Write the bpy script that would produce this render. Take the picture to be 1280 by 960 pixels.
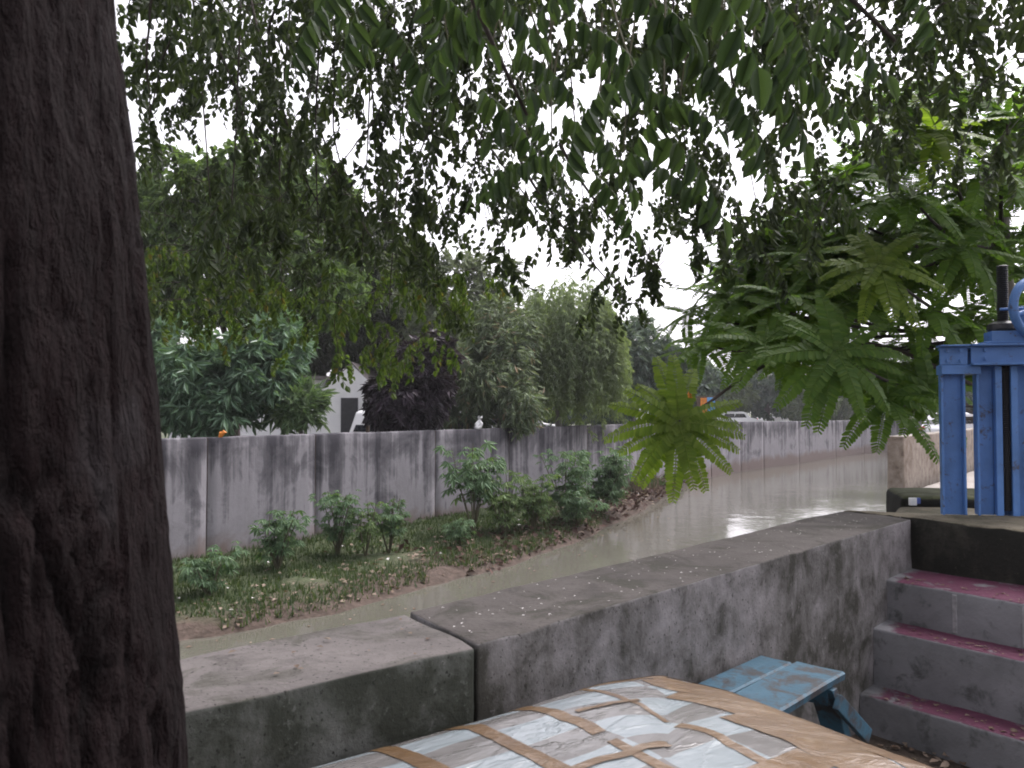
import bpy, bmesh, math, random
import numpy as np
from mathutils import Vector, Matrix

for o in list(bpy.data.objects):
    bpy.data.objects.remove(o)
random.seed(7)
RNG = np.random.default_rng(11)
SC = bpy.context.scene
COL = SC.collection
R = math.radians

# ------------------------------------------------------------------ camera
CAM_H = 1.6
F = 1024.0                       # focal length in photo pixels (1280 wide)
PITCH = math.atan(31 / F)
cd = bpy.data.cameras.new('camera')
cam = bpy.data.objects.new('camera', cd)
COL.objects.link(cam)
cam.location = (0, 0, CAM_H)
cam.rotation_euler = (R(90) + PITCH, 0, 0)
cd.sensor_width = 36
cd.lens = 36 * F / 1280
cd.clip_start = 0.05
cd.clip_end = 3000
SC.camera = cam
cd.dof.use_dof = True
cd.dof.focus_distance = 9.0
cd.dof.aperture_fstop = 11

# ------------------------------------------------------------------ light
SUN_EL, SUN_ROT = R(55), R(40)
w = bpy.data.worlds.new('World')
SC.world = w
w.use_nodes = True
nt = w.node_tree
nt.nodes.clear()
sky = nt.nodes.new('ShaderNodeTexSky')
sky.sky_type = 'NISHITA'
sky.sun_disc = False
sky.sun_elevation = SUN_EL
sky.sun_rotation = SUN_ROT
sky.air_density = 1.0
sky.dust_density = 4.0
hs = nt.nodes.new('ShaderNodeHueSaturation')
hs.inputs['Saturation'].default_value = 0.12
hs.inputs['Value'].default_value = 1.5
tint = nt.nodes.new('ShaderNodeMix')
tint.data_type = 'RGBA'
tint.blend_type = 'MULTIPLY'
tint.inputs[0].default_value = 1.0
tint.inputs[7].default_value = (0.99, 0.953, 1.018, 1)
bg = nt.nodes.new('ShaderNodeBackground')
bg.inputs['Strength'].default_value = 0.15
wo = nt.nodes.new('ShaderNodeOutputWorld')
nt.links.new(sky.outputs[0], hs.inputs['Color'])
nt.links.new(hs.outputs[0], tint.inputs[6])
nt.links.new(tint.outputs[2], bg.inputs[0])
nt.links.new(bg.outputs[0], wo.inputs[0])

sd = bpy.data.lights.new('sun', 'SUN')
sd.energy = 1.5
sd.angle = R(40)
sd.color = (1.0, 0.95, 0.9)
sun = bpy.data.objects.new('sun', sd)
COL.objects.link(sun)
sun.rotation_euler = (R(90) - SUN_EL, 0, R(180) - SUN_ROT)

vs = SC.view_settings
vs.view_transform = 'Standard'
vs.look = 'None'
vs.gamma = 1
vs.exposure = 0.9
SC.render.engine = 'CYCLES'
SC.cycles.max_bounces = 6
SC.cycles.transparent_max_bounces = 4
SC.cycles.filter_width = 1.9
SC.cycles.use_denoising = True


# ------------------------------------------------------------------ helpers
def P(px, py, D):
    """point seen at photo pixel (px, py) whose distance along +Y is D"""
    u = (px - 640) / F
    v = (480 - py) / F
    dy = math.cos(PITCH) - v * math.sin(PITCH)
    dz = math.sin(PITCH) + v * math.cos(PITCH)
    k = D / dy
    return np.array([u * k, D, CAM_H + dz * k])


def on_z(px, py, z):
    u = (px - 640) / F
    v = (480 - py) / F
    dy = math.cos(PITCH) - v * math.sin(PITCH)
    dz = math.sin(PITCH) + v * math.cos(PITCH)
    k = (z - CAM_H) / dz
    return np.array([u * k, dy * k, z])


def _h(ix, iy, iz, seed):
    n = (ix * 374761393 + iy * 668265263 + iz * 2147483647 + seed * 1274126177) & 0xFFFFFFFF
    n = ((n ^ (n >> 13)) * 1274126177) & 0xFFFFFFFF
    n = (n ^ (n >> 16)) & 0xFFFFFFFF
    return n / 4294967295.0


def vnoise(p, seed=0):
    """value noise in 0..1 at points p (N,3)"""
    p = np.asarray(p, dtype=float)
    i = np.floor(p).astype(np.int64)
    f = p - i
    f = f * f * (3 - 2 * f)
    out = 0
    for dx in (0, 1):
        for dy in (0, 1):
            for dz in (0, 1):
                wgt = (f[:, 0] if dx else 1 - f[:, 0]) * (f[:, 1] if dy else 1 - f[:, 1]) * (f[:, 2] if dz else 1 - f[:, 2])
                out = out + wgt * _h(i[:, 0] + dx, i[:, 1] + dy, i[:, 2] + dz, seed)
    return out


def fbm(p, octs=4, seed=0):
    a, s, t = 0.5, 0.0, 0.0
    p = np.asarray(p, dtype=float)
    for k in range(octs):
        s = s + a * vnoise(p * 2 ** k + 17.3 * k, seed + k)
        t += a
        a *= 0.5
    return s / t


def norm(v):
    v = np.asarray(v, dtype=float)
    return v / np.maximum(np.linalg.norm(v, axis=-1, keepdims=True), 1e-9)


class MB:
    """collects verts / faces (mixed sizes) and builds ONE mesh"""
    def __init__(self):
        self.v, self.f, self.n, self.mi, self.uv = [], [], 0, [], []

    def add(self, verts, faces, mi=0):
        verts = np.asarray(verts, dtype=float)
        b = self.n
        self.v.append(verts)
        for fc in faces:
            self.f.append([b + i for i in fc])
            self.mi.append(mi)
        self.n += len(verts)

    def box(self, c, s, rot=None, mi=0):
        c = np.asarray(c, float)
        hx, hy, hz = np.asarray(s, float) / 2
        v = np.array([[x, y, z] for x in (-hx, hx) for y in (-hy, hy) for z in (-hz, hz)])
        if rot is not None:
            v = v @ np.asarray(rot).T
        self.add(v + c, [(0, 1, 3, 2), (4, 6, 7, 5), (0, 4, 5, 1), (2, 3, 7, 6), (0, 2, 6, 4), (1, 5, 7, 3)], mi)

    def tube(self, pts, rad, n=8, mi=0, cap=True):
        pts = np.asarray(pts, float)
        rad = np.broadcast_to(np.asarray(rad, float), (len(pts),))
        tang = norm(np.gradient(pts, axis=0))
        ref = np.array([0.0, 0.0, 1.0]) if abs(tang[0][2]) < 0.9 else np.array([1.0, 0.0, 0.0])
        rings = []
        u = norm(np.cross(tang[0], ref))
        for i in range(len(pts)):
            u = norm(u - tang[i] * np.dot(u, tang[i]))
            vv = np.cross(tang[i], u)
            a = np.linspace(0, 2 * np.pi, n, endpoint=False)
            rings.append(pts[i] + rad[i] * (np.cos(a)[:, None] * u + np.sin(a)[:, None] * vv))
        v = np.concatenate(rings)
        fs = []
        for i in range(len(pts) - 1):
            for k in range(n):
                k2 = (k + 1) % n
                fs.append((i * n + k, i * n + k2, (i + 1) * n + k2, (i + 1) * n + k))
        if cap:
            fs.append(tuple(range(n - 1, -1, -1)))
            fs.append(tuple(range((len(pts) - 1) * n, len(pts) * n)))
        self.add(v, fs, mi)

    def prism(self, prof, axis_a, axis_b, origin, depth_vec, mi=0):
        """extrude a 2-D profile (list of (a,b)) by depth_vec"""
        pr = np.array([np.asarray(origin) + a * np.asarray(axis_a) + b * np.asarray(axis_b) for a, b in prof])
        n = len(pr)
        v = np.concatenate([pr, pr + np.asarray(depth_vec)])
        fs = [tuple(range(n - 1, -1, -1)), tuple(range(n, 2 * n))]
        for k in range(n):
            k2 = (k + 1) % n
            fs.append((k, k2, n + k2, n + k))
        self.add(v, fs, mi)

    def build(self, name, mat, parent=None, smooth=False, bevel=0):
        me = bpy.data.meshes.new(name)
        v = np.concatenate(self.v) if self.v else np.zeros((0, 3))
        me.from_pydata(v.tolist(), [], self.f)
        return finish(name, me, mat, parent, smooth, self.mi, bevel)


def finish(name, me, mat, parent=None, smooth=False, mi=None, bevel=0):
    mats = mat if isinstance(mat, (list, tuple)) else [mat]
    for m in mats:
        me.materials.append(m)
    if mi is not None and len(mats) > 1:
        me.polygons.foreach_set('material_index', np.array(mi, dtype=np.int32))
    if bevel or smooth is None:
        pass
    bm = bmesh.new()
    if bevel:
        bm.from_mesh(me)
        bmesh.ops.recalc_face_normals(bm, faces=bm.faces)
        bmesh.ops.bevel(bm, geom=[e for e in bm.edges if e.is_manifold and e.calc_face_angle(0) > 0.5], offset=bevel, segments=2, affect='EDGES', profile=0.5)
        bm.to_mesh(me)
    bm.free()
    if smooth:
        me.polygons.foreach_set('use_smooth', np.ones(len(me.polygons), dtype=bool))
    me.update()
    o = bpy.data.objects.new(name, me)
    COL.objects.link(o)
    if parent:
        o.parent = parent
    return o


def fast_mesh(name, verts, tri, mat, parent=None, smooth=False, uv=None):
    """big mesh with equal-size faces; tri: (M,k)"""
    verts = np.asarray(verts, dtype=np.float32)
    tri = np.asarray(tri, dtype=np.int32)
    me = bpy.data.meshes.new(name)
    k = tri.shape[1]
    me.vertices.add(len(verts))
    me.vertices.foreach_set('co', verts.ravel())
    me.loops.add(tri.size)
    me.loops.foreach_set('vertex_index', tri.ravel())
    me.polygons.add(len(tri))
    me.polygons.foreach_set('loop_start', np.arange(0, tri.size, k, dtype=np.int32))
    me.polygons.foreach_set('loop_total', np.full(len(tri), k, dtype=np.int32))
    if uv is not None:
        l = me.uv_layers.new(name='UVMap')
        l.data.foreach_set('uv', np.asarray(uv, dtype=np.float32)[tri.ravel()].ravel())
    me.materials.append(mat)
    if smooth:
        me.polygons.foreach_set('use_smooth', np.ones(len(tri), dtype=bool))
    me.update()
    me.validate()
    o = bpy.data.objects.new(name, me)
    COL.objects.link(o)
    if parent:
        o.parent = parent
    return o


def grid_faces(nu, nv, wrap=False):
    i = np.arange(nu if wrap else nu - 1)
    j = np.arange(nv - 1)
    I, J = np.meshgrid(i, j, indexing='ij')
    I2 = (I + 1) % nu
    return np.stack([I * nv + J, I2 * nv + J, I2 * nv + J + 1, I * nv + J + 1], -1).reshape(-1, 4)


def frames(fwd, up):
    """rotation matrices (M,3,3) whose columns are x, y(=fwd), z"""
    y = norm(fwd)
    x = norm(np.cross(y, up))
    z = np.cross(x, y)
    return np.stack([x, y, z], -1)


def scatter(tv, tf, Rm, T, S):
    """copies of a template (tv, tf triangles) under rotations Rm, positions T, scales S"""
    M, n = len(T), len(tv)
    v = np.einsum('mij,nj->mni', Rm, tv) * np.asarray(S).reshape(M, 1, 1) + T[:, None, :]
    f = tf[None] + (np.arange(M) * n)[:, None, None]
    return v.reshape(-1, 3), f.reshape(-1, tf.shape[1])


def tag(o, label=None, cat=None, group=None, kind=None):
    if label: o['label'] = label
    if cat: o['category'] = cat
    if group: o['group'] = group
    if kind: o['kind'] = kind
    return o


def thing(name, loc, label, cat, group=None, rz=0):
    o = bpy.data.objects.new(name, None)
    COL.objects.link(o)
    o.location = loc
    o.rotation_euler = (0, 0, rz)
    o.empty_display_size = 0.2
    return tag(o, label, cat, group)


def adopt(root, *objs):
    """parent world-space meshes to an Empty without moving them"""
    loc = Vector(root.location)
    inv = Matrix.Rotation(-root.rotation_euler.z, 4, 'Z') @ Matrix.Translation(-loc)
    for o in objs:
        o.parent = root
        o.matrix_parent_inverse = inv
    return objs[0] if len(objs) == 1 else objs


# ------------------------------------------------------------------ materials
def new_mat(name):
    m = bpy.data.materials.new(name)
    m.use_nodes = True
    t = m.node_tree
    t.nodes.clear()
    out = t.nodes.new('ShaderNodeOutputMaterial')
    return m, t, out


class N:
    """tiny node-graph helper"""
    def __init__(self, t):
        self.t = t

    def node(self, typ, **kw):
        n = self.t.nodes.new(typ)
        for k, v in kw.items():
            setattr(n, k, v)
        return n

    def link(self, a, b):
        self.t.links.new(a, b)

    def coord(self, which='Object', scale=(1, 1, 1), rot=(0, 0, 0)):
        tc = self.node('ShaderNodeTexCoord')
        mp = self.node('ShaderNodeMapping')
        mp.inputs['Scale'].default_value = scale
        mp.inputs['Rotation'].default_value = rot
        self.link(tc.outputs[which], mp.inputs[0])
        return mp.outputs[0]

    def noise(self, vec, scale=5, detail=4, rough=0.55, dist=0.0):
        n = self.node('ShaderNodeTexNoise')
        n.inputs['Scale'].default_value = scale
        n.inputs['Detail'].default_value = detail
        n.inputs['Roughness'].default_value = rough
        n.inputs['Distortion'].default_value = dist
        self.link(vec, n.inputs['Vector'])
        return n.outputs['Fac']

    def ramp(self, fac, stops):
        n = self.node('ShaderNodeValToRGB')
        e = n.color_ramp.elements
        while len(e) < len(stops):
            e.new(0.5)
        for el, (p, c) in zip(e, stops):
            el.position = p
            el.color = (c, c, c, 1) if isinstance(c, (int, float)) else (*c, 1)
        self.link(fac, n.inputs[0])
        return n.outputs[0]

    def mix(self, fac, a, b, blend='MIX'):
        n = self.node('ShaderNodeMix', data_type='RGBA', blend_type=blend)
        for s, i in ((fac, 0), (a, 6), (b, 7)):
            if isinstance(s, (int, float)):
                n.inputs[i].default_value = s
            elif isinstance(s, tuple):
                n.inputs[i].default_value = (*s, 1)
            else:
                self.link(s, n.inputs[i])
        return n.outputs[2]

    def math(self, op, a, b=0.0, clamp=False):
        n = self.node('ShaderNodeMath', operation=op, use_clamp=clamp)
        for s, i in ((a, 0), (b, 1)):
            if isinstance(s, (int, float)):
                n.inputs[i].default_value = s
            else:
                self.link(s, n.inputs[i])
        return n.outputs[0]

    def sep(self, vec):
        n = self.node('ShaderNodeSeparateXYZ')
        self.link(vec, n.inputs[0])
        return n.outputs

    def bump(self, height, strength=0.5, dist=0.01):
        n = self.node('ShaderNodeBump')
        n.inputs['Strength'].default_value = strength
        n.inputs['Distance'].default_value = dist
        self.link(height, n.inputs['Height'])
        return n.outputs[0]

    def bsdf(self, color, rough=0.8, spec=0.3, normal=None, metallic=0.0):
        n = self.node('ShaderNodeBsdfPrincipled')
        for s, k in ((color, 'Base Color'), (rough, 'Roughness')):
            if isinstance(s, tuple):
                n.inputs[k].default_value = (*s, 1)
            elif isinstance(s, (int, float)):
                n.inputs[k].default_value = s
            else:
                self.link(s, n.inputs[k])
        n.inputs['Specular IOR Level'].default_value = spec
        n.inputs['Metallic'].default_value = metallic
        if normal is not None:
            self.link(normal, n.inputs['Normal'])
        return n


def leaf_mat(name, c1, c2, trans=0.35, rough=0.55, spec=0.22, c3=None):
    m, t, out = new_mat(name)
    g = N(t)
    geo = g.node('ShaderNodeNewGeometry')
    rnd = geo.outputs['Random Per Island']
    stops = [(0.0, c1), (1.0, c2)] if c3 is None else [(0.0, c1), (0.93, c2), (0.985, c3)]
    col = g.ramp(rnd, stops)
    nz = g.noise(g.coord('Object'), 1.1, 2)
    col = g.mix(g.math('MULTIPLY', nz, 0.45), col, tuple(x * 0.6 for x in c1))
    b = g.bsdf(col, rough, spec)
    tr = g.node('ShaderNodeBsdfTranslucent')
    tc = g.mix(1.0, col, (1.35, 1.45, 0.6), 'MULTIPLY')
    g.link(tc, tr.inputs[0])
    mx = g.node('ShaderNodeMixShader')
    mx.inputs[0].default_value = trans
    g.link(b.outputs[0], mx.inputs[1])
    g.link(tr.outputs[0], mx.inputs[2])
    g.link(mx.outputs[0], out.inputs[0])
    return m


def flat_mat(name, c, rough=0.6, spec=0.3, var=0.25, scale=8, bump=0.0, metallic=0.0, c2=None):
    m, t, out = new_mat(name)
    g = N(t)
    nz = g.noise(g.coord('Object'), scale, 5)
    col = g.mix(g.ramp(nz, [(0.3, 0.0), (0.7, 1.0)]), tuple(x * (1 - var) for x in c), c2 or tuple(min(1, x * (1 + var)) for x in c))
    nr = g.bump(nz, bump, 0.01) if bump else None
    b = g.bsdf(col, rough, spec, nr, metallic)
    g.link(b.outputs[0], out.inputs[0])
    return m


def bark_mat(name, c, c2, scale=1.0):
    m, t, out = new_mat(name)
    g = N(t)
    v = g.coord('Object', (14 * scale, 14 * scale, 3.5 * scale))
    n1 = g.noise(v, 1.6, 6, 0.65, 0.6)
    v2 = g.coord('Object', (40 * scale, 40 * scale, 18 * scale))
    n2 = g.noise(v2, 2, 5, 0.6)
    col = g.mix(g.ramp(n1, [(0.3, 0.0), (0.7, 1.0)]), c, c2)
    col = g.mix(g.math('MULTIPLY', n2, 0.6), col, tuple(x * 0.4 for x in c))
    h = g.math('ADD', n1, g.math('MULTIPLY', n2, 0.5))
    b = g.bsdf(col, 0.9, 0.2, g.bump(h, 0.7, 0.02))
    g.link(b.outputs[0], out.inputs[0])
    return m


def far_wall_mat():
    """old cast concrete: black mould streaks running down, soil splash at the foot. UV = metres along, metres up"""
    m, t, out = new_mat('streaked_concrete')
    g = N(t)
    uv = g.coord('UV')
    s = g.sep(uv)
    st1 = g.noise(g.coord('UV', (1.5, 0.10, 1)), 1.0, 5, 0.62, 0.25)
    st2 = g.noise(g.coord('UV', (6.5, 0.22, 1)), 1.0, 4, 0.6, 0.3)
    blot = g.noise(g.coord('UV', (1.0, 0.8, 1)), 1.3, 6, 0.65, 0.6)
    fine = g.noise(g.coord('UV', (1, 1, 1)), 14, 5, 0.65)
    dark = g.math('ADD', g.math('MULTIPLY', st1, 0.62), g.math('MULTIPLY', st2, 0.38))
    # streaks start at the top and fade on the way down, irregularly
    top = g.math('MULTIPLY', g.math('POWER', g.math('MAXIMUM', g.math('DIVIDE', s[1], 2.2), 0.0), 1.7), 0.19)
    dark = g.math('ADD', dark, top)
    dark = g.math('ADD', dark, g.math('MULTIPLY', g.math('SUBTRACT', blot, 0.5), 0.62))
    mould = g.ramp(dark, [(0.535, 0.0), (0.61, 0.6), (0.73, 1.0)])
    base = g.mix(g.ramp(blot, [(0.3, 0.0), (0.7, 1.0)]), (0.215, 0.206, 0.218), (0.31, 0.298, 0.316))
    base = g.mix(g.math('MULTIPLY', fine, 0.5), base, (0.18, 0.17, 0.18))
    scuff = g.noise(uv, 3.4, 6, 0.7, 1.0)
    base = g.mix(g.ramp(scuff, [(0.58, 0.0), (0.74, 0.5)]), base, (0.13, 0.12, 0.13))
    base = g.mix(mould, base, (0.042, 0.040, 0.047))
    # soil splash on the lowest part
    soil = g.math('SUBTRACT', 0.34, g.math('ADD', s[1], g.math('MULTIPLY', g.math('SUBTRACT', blot, 0.5), 0.9)))
    soil = g.ramp(g.math('MULTIPLY', soil, 2.4), [(0.0, 0.0), (0.7, 0.85)])
    base = g.mix(soil, base, (0.155, 0.115, 0.10))
    rim = g.ramp(s[1], [(0.0, 0.0), (1.0, 0.0)])
    b = g.bsdf(base, 0.88, 0.25, g.bump(g.math('ADD', fine, st2), 0.5, 0.012))
    g.link(b.outputs[0], out.inputs[0])
    return m


def parapet_mat(name, top_c, side_c, dark_c, moss=0.5, drip=1.0):
    """weathered concrete; worn top differs from mouldy faces"""
    m, t, out = new_mat(name)
    g = N(t)
    geo = g.node('ShaderNodeNewGeometry')
    nz = g.sep(geo.outputs['Normal'])[2]
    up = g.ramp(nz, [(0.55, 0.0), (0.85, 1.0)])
    v = g.coord('Object')
    big = g.noise(v, 1.7, 6, 0.62, 0.5)
    mid = g.noise(v, 6, 6, 0.65, 0.3)
    fine = g.noise(v, 38, 5, 0.7)
    spk = g.noise(v, 90, 2, 0.5)
    drp = g.noise(g.coord('Object', (7, 7, 1.1)), 1.3, 5, 0.65, 0.4)
    tc = g.mix(g.ramp(big, [(0.35, 0.0), (0.65, 1.0)]), tuple(x * 0.68 for x in top_c), top_c)
    lich = g.noise(v, 3.1, 7, 0.7, 0.8)
    tc = g.mix(g.ramp(lich, [(0.50, 0.0), (0.60, 0.8)]), tc, (top_c[0] * .40, top_c[1] * .43, top_c[2] * .36))
    tc = g.mix(g.ramp(mid, [(0.52, 0.0), (0.66, 0.75)]), tc, tuple(x * 0.5 for x in top_c))
    tc = g.mix(g.ramp(fine, [(0.62, 0.0), (0.8, 0.8)]), tc, tuple(min(1, x * 1.5) for x in top_c))
    huge = g.noise(v, 0.9, 4, 0.6, 0.3)
    mo = g.math('ADD', g.math('MULTIPLY', big, 0.40), g.math('MULTIPLY', drp, 0.22 * drip))
    mo = g.math('ADD', mo, g.math('MULTIPLY', huge, 0.38))
    mo = g.math('ADD', mo, g.math('MULTIPLY', g.math('SUBTRACT', mid, 0.5), 0.55))
    sc = g.mix(g.ramp(mo, [(0.40 - 0.1 * moss, 0.0), (0.62 - 0.1 * moss, 1.0)]), side_c, dark_c)
    sc = g.mix(g.ramp(mid, [(0.55, 0.0), (0.75, 0.6)]), sc, tuple(x * 0.5 for x in dark_c))
    sc = g.mix(g.ramp(fine, [(0.6, 0.0), (0.85, 0.9)]), sc, tuple(min(1, x * 1.45) for x in side_c))
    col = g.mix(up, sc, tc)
    col = g.mix(g.ramp(spk, [(0.30, 0.85), (0.36, 0.0)]), col, tuple(x * 0.5 for x in dark_c))
    h = g.math('ADD', mid, g.math('MULTIPLY', fine, 0.6))
    b = g.bsdf(col, 0.9, 0.25, g.bump(h, 0.6, 0.014))
    g.link(b.outputs[0], out.inputs[0])
    return m


def step_mat():
    m, t, out = new_mat('painted_step')
    g = N(t)
    geo = g.node('ShaderNodeNewGeometry')
    nz = g.sep(geo.outputs['Normal'])[2]
    up = g.ramp(nz, [(0.6, 0.0), (0.9, 1.0)])
    v = g.coord('Object')
    big = g.noise(v, 2.2, 5, 0.6, 0.4)
    mid = g.noise(v, 9, 6, 0.66, 0.3)
    fine = g.noise(v, 55, 4, 0.7)
    sc = g.mix(g.ramp(big, [(0.35, 0.0), (0.65, 1.0)]), (0.14, 0.14, 0.145), (0.24, 0.24, 0.25))
    sc = g.mix(g.ramp(mid, [(0.52, 0.0), (0.68, 0.85)]), sc, (0.05, 0.055, 0.05))
    pt = g.mix(g.ramp(mid, [(0.3, 0.0), (0.7, 1.0)]), (0.080, 0.022, 0.044), (0.125, 0.038, 0.072))
    pt = g.mix(g.ramp(fine, [(0.66, 0.0), (0.74, 1.0)]), pt, (0.3, 0.24, 0.26))
    # paint worn off near the wall end: UV.x = metres from the wall
    s = g.sep(g.coord('UV'))
    edge = g.math('ADD', s[0], g.math('MULTIPLY', g.math('SUBTRACT', mid, 0.5), 0.25))
    keep = g.ramp(edge, [(0.07, 0.0), (0.13, 1.0)])
    bare = g.ramp(g.math('ADD', g.math('MULTIPLY', big, 0.5), g.math('MULTIPLY', mid, 0.5)), [(0.40, 0.0), (0.47, 1.0)])
    paint = g.math('MULTIPLY', g.math('MULTIPLY', up, keep), bare)
    col = g.mix(paint, sc, pt)
    b = g.bsdf(col, 0.8, 0.3, g.bump(g.math('ADD', mid, g.math('MULTIPLY', fine, 0.5)), 0.5, 0.01))
    g.link(b.outputs[0], out.inputs[0])
    return m


def water_mat():
    m, t, out = new_mat('murky_water')
    g = N(t)
    v = g.coord('Object', (1, 1, 1), (0, 0, R(-38)))
    n1 = g.noise(v, 1.3, 3, 0.5, 0.2)
    n2 = g.noise(g.coord('Object', (1.6, 0.5, 1), (0, 0, R(10))), 5, 3, 0.5)
    big = g.noise(v, 0.16, 3, 0.5)
    col = g.mix(g.ramp(big, [(0.35, 0.0), (0.65, 1.0)]), (0.092, 0.088, 0.070), (0.114, 0.108, 0.090))
    amp = g.ramp(big, [(0.42, 0.25), (0.62, 1.0)])
    h = g.math('MULTIPLY', g.math('ADD', n1, g.math('MULTIPLY', n2, 0.45)), amp)
    b = g.bsdf(col, 0.075, 0.5, g.bump(h, 0.42, 0.03))
    b.inputs['IOR'].default_value = 1.33
    g.link(b.outputs[0], out.inputs[0])
    return m


def soil_mat(name, c1, c2, c3, scale=3):
    m, t, out = new_mat(name)
    g = N(t)
    v = g.coord('Object')
    a = g.noise(v, scale, 6, 0.65, 0.4)
    f = g.noise(v, scale * 9, 5, 0.7)
    col = g.mix(g.ramp(a, [(0.35, 0.0), (0.65, 1.0)]), c1, c2)
    col = g.mix(g.ramp(f, [(0.5, 0.0), (0.75, 0.8)]), col, c3)
    b = g.bsdf(col, 0.95, 0.15, g.bump(g.math('ADD', a, f), 0.9, 0.04))
    g.link(b.outputs[0], out.inputs[0])
    return m


def bank_mat():
    m, t, out = new_mat('grassy_soil')
    g = N(t)
    s = g.sep(g.coord('UV'))        # x along (0..1), y from wall 0 to water 1
    v = g.coord('Object')
    a = g.noise(v, 0.9, 6, 0.65, 0.4)
    f = g.noise(v, 9, 5, 0.7)
    soil = g.mix(g.ramp(f, [(0.35, 0.0), (0.65, 1.0)]), (0.050, 0.038, 0.030), (0.105, 0.078, 0.064))
    turf = g.mix(g.ramp(f, [(0.35, 0.0), (0.65, 1.0)]), (0.045, 0.065, 0.03), (0.095, 0.105, 0.06))
    k = g.math('ADD', s[1], g.math('MULTIPLY', g.math('SUBTRACT', a, 0.5), 0.6))
    k = g.math('ADD', k, g.math('MULTIPLY', g.math('SUBTRACT', s[0], 0.42), 0.75))
    k = g.math('ADD', k, 0.10)
    col = g.mix(g.ramp(k, [(0.72, 0.0), (0.98, 1.0)]), turf, soil)
    b = g.bsdf(col, 0.95, 0.15, g.bump(g.math('ADD', a, f), 0.9, 0.05))
    g.link(b.outputs[0], out.inputs[0])
    return m


def paint_mat(name, c, worn, wear=0.5, scale=9, rough=0.5):
    m, t, out = new_mat(name)
    g = N(t)
    v = g.coord('Object')
    a = g.noise(v, scale, 7, 0.7, 0.4)
    b_ = g.noise(v, scale * 0.3, 4, 0.6)
    f = g.noise(v, scale * 7, 4, 0.6)
    col = g.mix(g.ramp(b_, [(0.3, 0.0), (0.7, 1.0)]), tuple(x * 0.75 for x in c), tuple(min(1, x * 1.2) for x in c))
    k = g.math('ADD', a, g.math('MULTIPLY', g.math('SUBTRACT', f, 0.5), 0.25))
    col = g.mix(g.ramp(k, [(0.72 - 0.28 * wear, 0.0), (0.80 - 0.25 * wear, 0.9)]), col, worn)
    bb = g.bsdf(col, rough, 0.4, g.bump(g.math('ADD', a, f), 0.25, 0.006))
    g.link(bb.outputs[0], out.inputs[0])
    return m


def cover_mat():
    """printed check sheet under wrinkled clear film; UV in metres across the table"""
    m, t, out = new_mat('checked_plastic_cover')
    g = N(t)
    uvw = g.coord('UV')
    wob = g.node('ShaderNodeTexNoise')
    wob.inputs['Scale'].default_value = 3.2
    wob.inputs['Detail'].default_value = 2
    g.link(uvw, wob.inputs['Vector'])
    va = g.node('ShaderNodeVectorMath', operation='MULTIPLY_ADD')
    g.link(wob.outputs['Color'], va.inputs[0])
    va.inputs[1].default_value = (0.03, 0.03, 0)
    g.link(uvw, va.inputs[2])
    br = g.node('ShaderNodeTexChecker')
    mp = g.node('ShaderNodeMapping')
    mp.inputs['Scale'].default_value = (4.9, 8.4, 1)
    g.link(va.outputs[0], mp.inputs[0])
    br.inputs['Scale'].default_value = 1.0
    g.link(mp.outputs[0], br.inputs[0])
    blot = g.noise(uvw, 9, 5, 0.6)
    light = g.mix(blot, (0.21, 0.25, 0.265), (0.30, 0.33, 0.34))
    grey = g.mix(blot, (0.12, 0.115, 0.11), (0.20, 0.19, 0.18))
    col = g.mix(br.outputs['Fac'], grey, light)
    crease = g.noise(g.coord('UV', (1, 2.6, 1), (0, 0, R(24))), 4.2, 4, 0.55, 0.35)
    cr = g.ramp(crease, [(0.46, 0.0), (0.5, 1.0), (0.54, 0.0)])
    h = g.math('ADD', g.math('MULTIPLY', crease, 1.2), g.math('MULTIPLY', cr, 0.18))
    b = g.bsdf(col, 0.24, 0.5, g.bump(h, 0.6, 0.014))
    g.link(b.outputs[0], out.inputs[0])
    return m


def tape_mat():
    m, t, out = new_mat('brown_packing_tape')
    g = N(t)
    v = g.coord('Object')
    a = g.noise(v, 7, 5, 0.65, 0.8)
    cr = g.noise(g.coord('Object', (1, 2.2, 1), (0, 0, R(40))), 8, 5, 0.6, 1.6)
    col = g.mix(g.ramp(a, [(0.3, 0.0), (0.7, 1.0)]), (0.105, 0.058, 0.024), (0.172, 0.106, 0.052))
    pale = g.ramp(cr, [(0.58, 0.0), (0.72, 0.5)])
    col = g.mix(pale, col, (0.28, 0.21, 0.14))
    b = g.bsdf(col, 0.28, 0.5, g.bump(cr, 0.7, 0.012))
    g.link(b.outputs[0], out.inputs[0])
    return m


M = {}
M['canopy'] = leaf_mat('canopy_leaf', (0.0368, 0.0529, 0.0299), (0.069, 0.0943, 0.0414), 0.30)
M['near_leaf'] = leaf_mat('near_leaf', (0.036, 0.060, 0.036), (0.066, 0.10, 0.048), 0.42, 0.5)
M['sunny'] = leaf_mat('sunlit_tint_leaf', (0.050, 0.085, 0.028), (0.125, 0.175, 0.05), 0.42, c3=(0.16, 0.13, 0.045))  # canopy leaf again, yellowed to put open-sky light into the colour
M['frond'] = leaf_mat('frond_leaflet', (0.075, 0.15, 0.026), (0.14, 0.225, 0.046), 0.55, 0.5, 0.2)
M['frond_bright'] = leaf_mat('frond_leaflet_bright', (0.11, 0.175, 0.022), (0.20, 0.27, 0.05), 0.55, 0.5, 0.2)  # brighter, yellower copy of the frond leaflet for three rosettes
M['broad'] = leaf_mat('broad_tree_leaf', (0.09, 0.15, 0.06), (0.204, 0.3, 0.102), 0.36)
M['olean'] = leaf_mat('long_leaf', (0.1073, 0.1853, 0.1267), (0.195, 0.3023, 0.195), 0.25, 0.35, 0.5)
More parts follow.
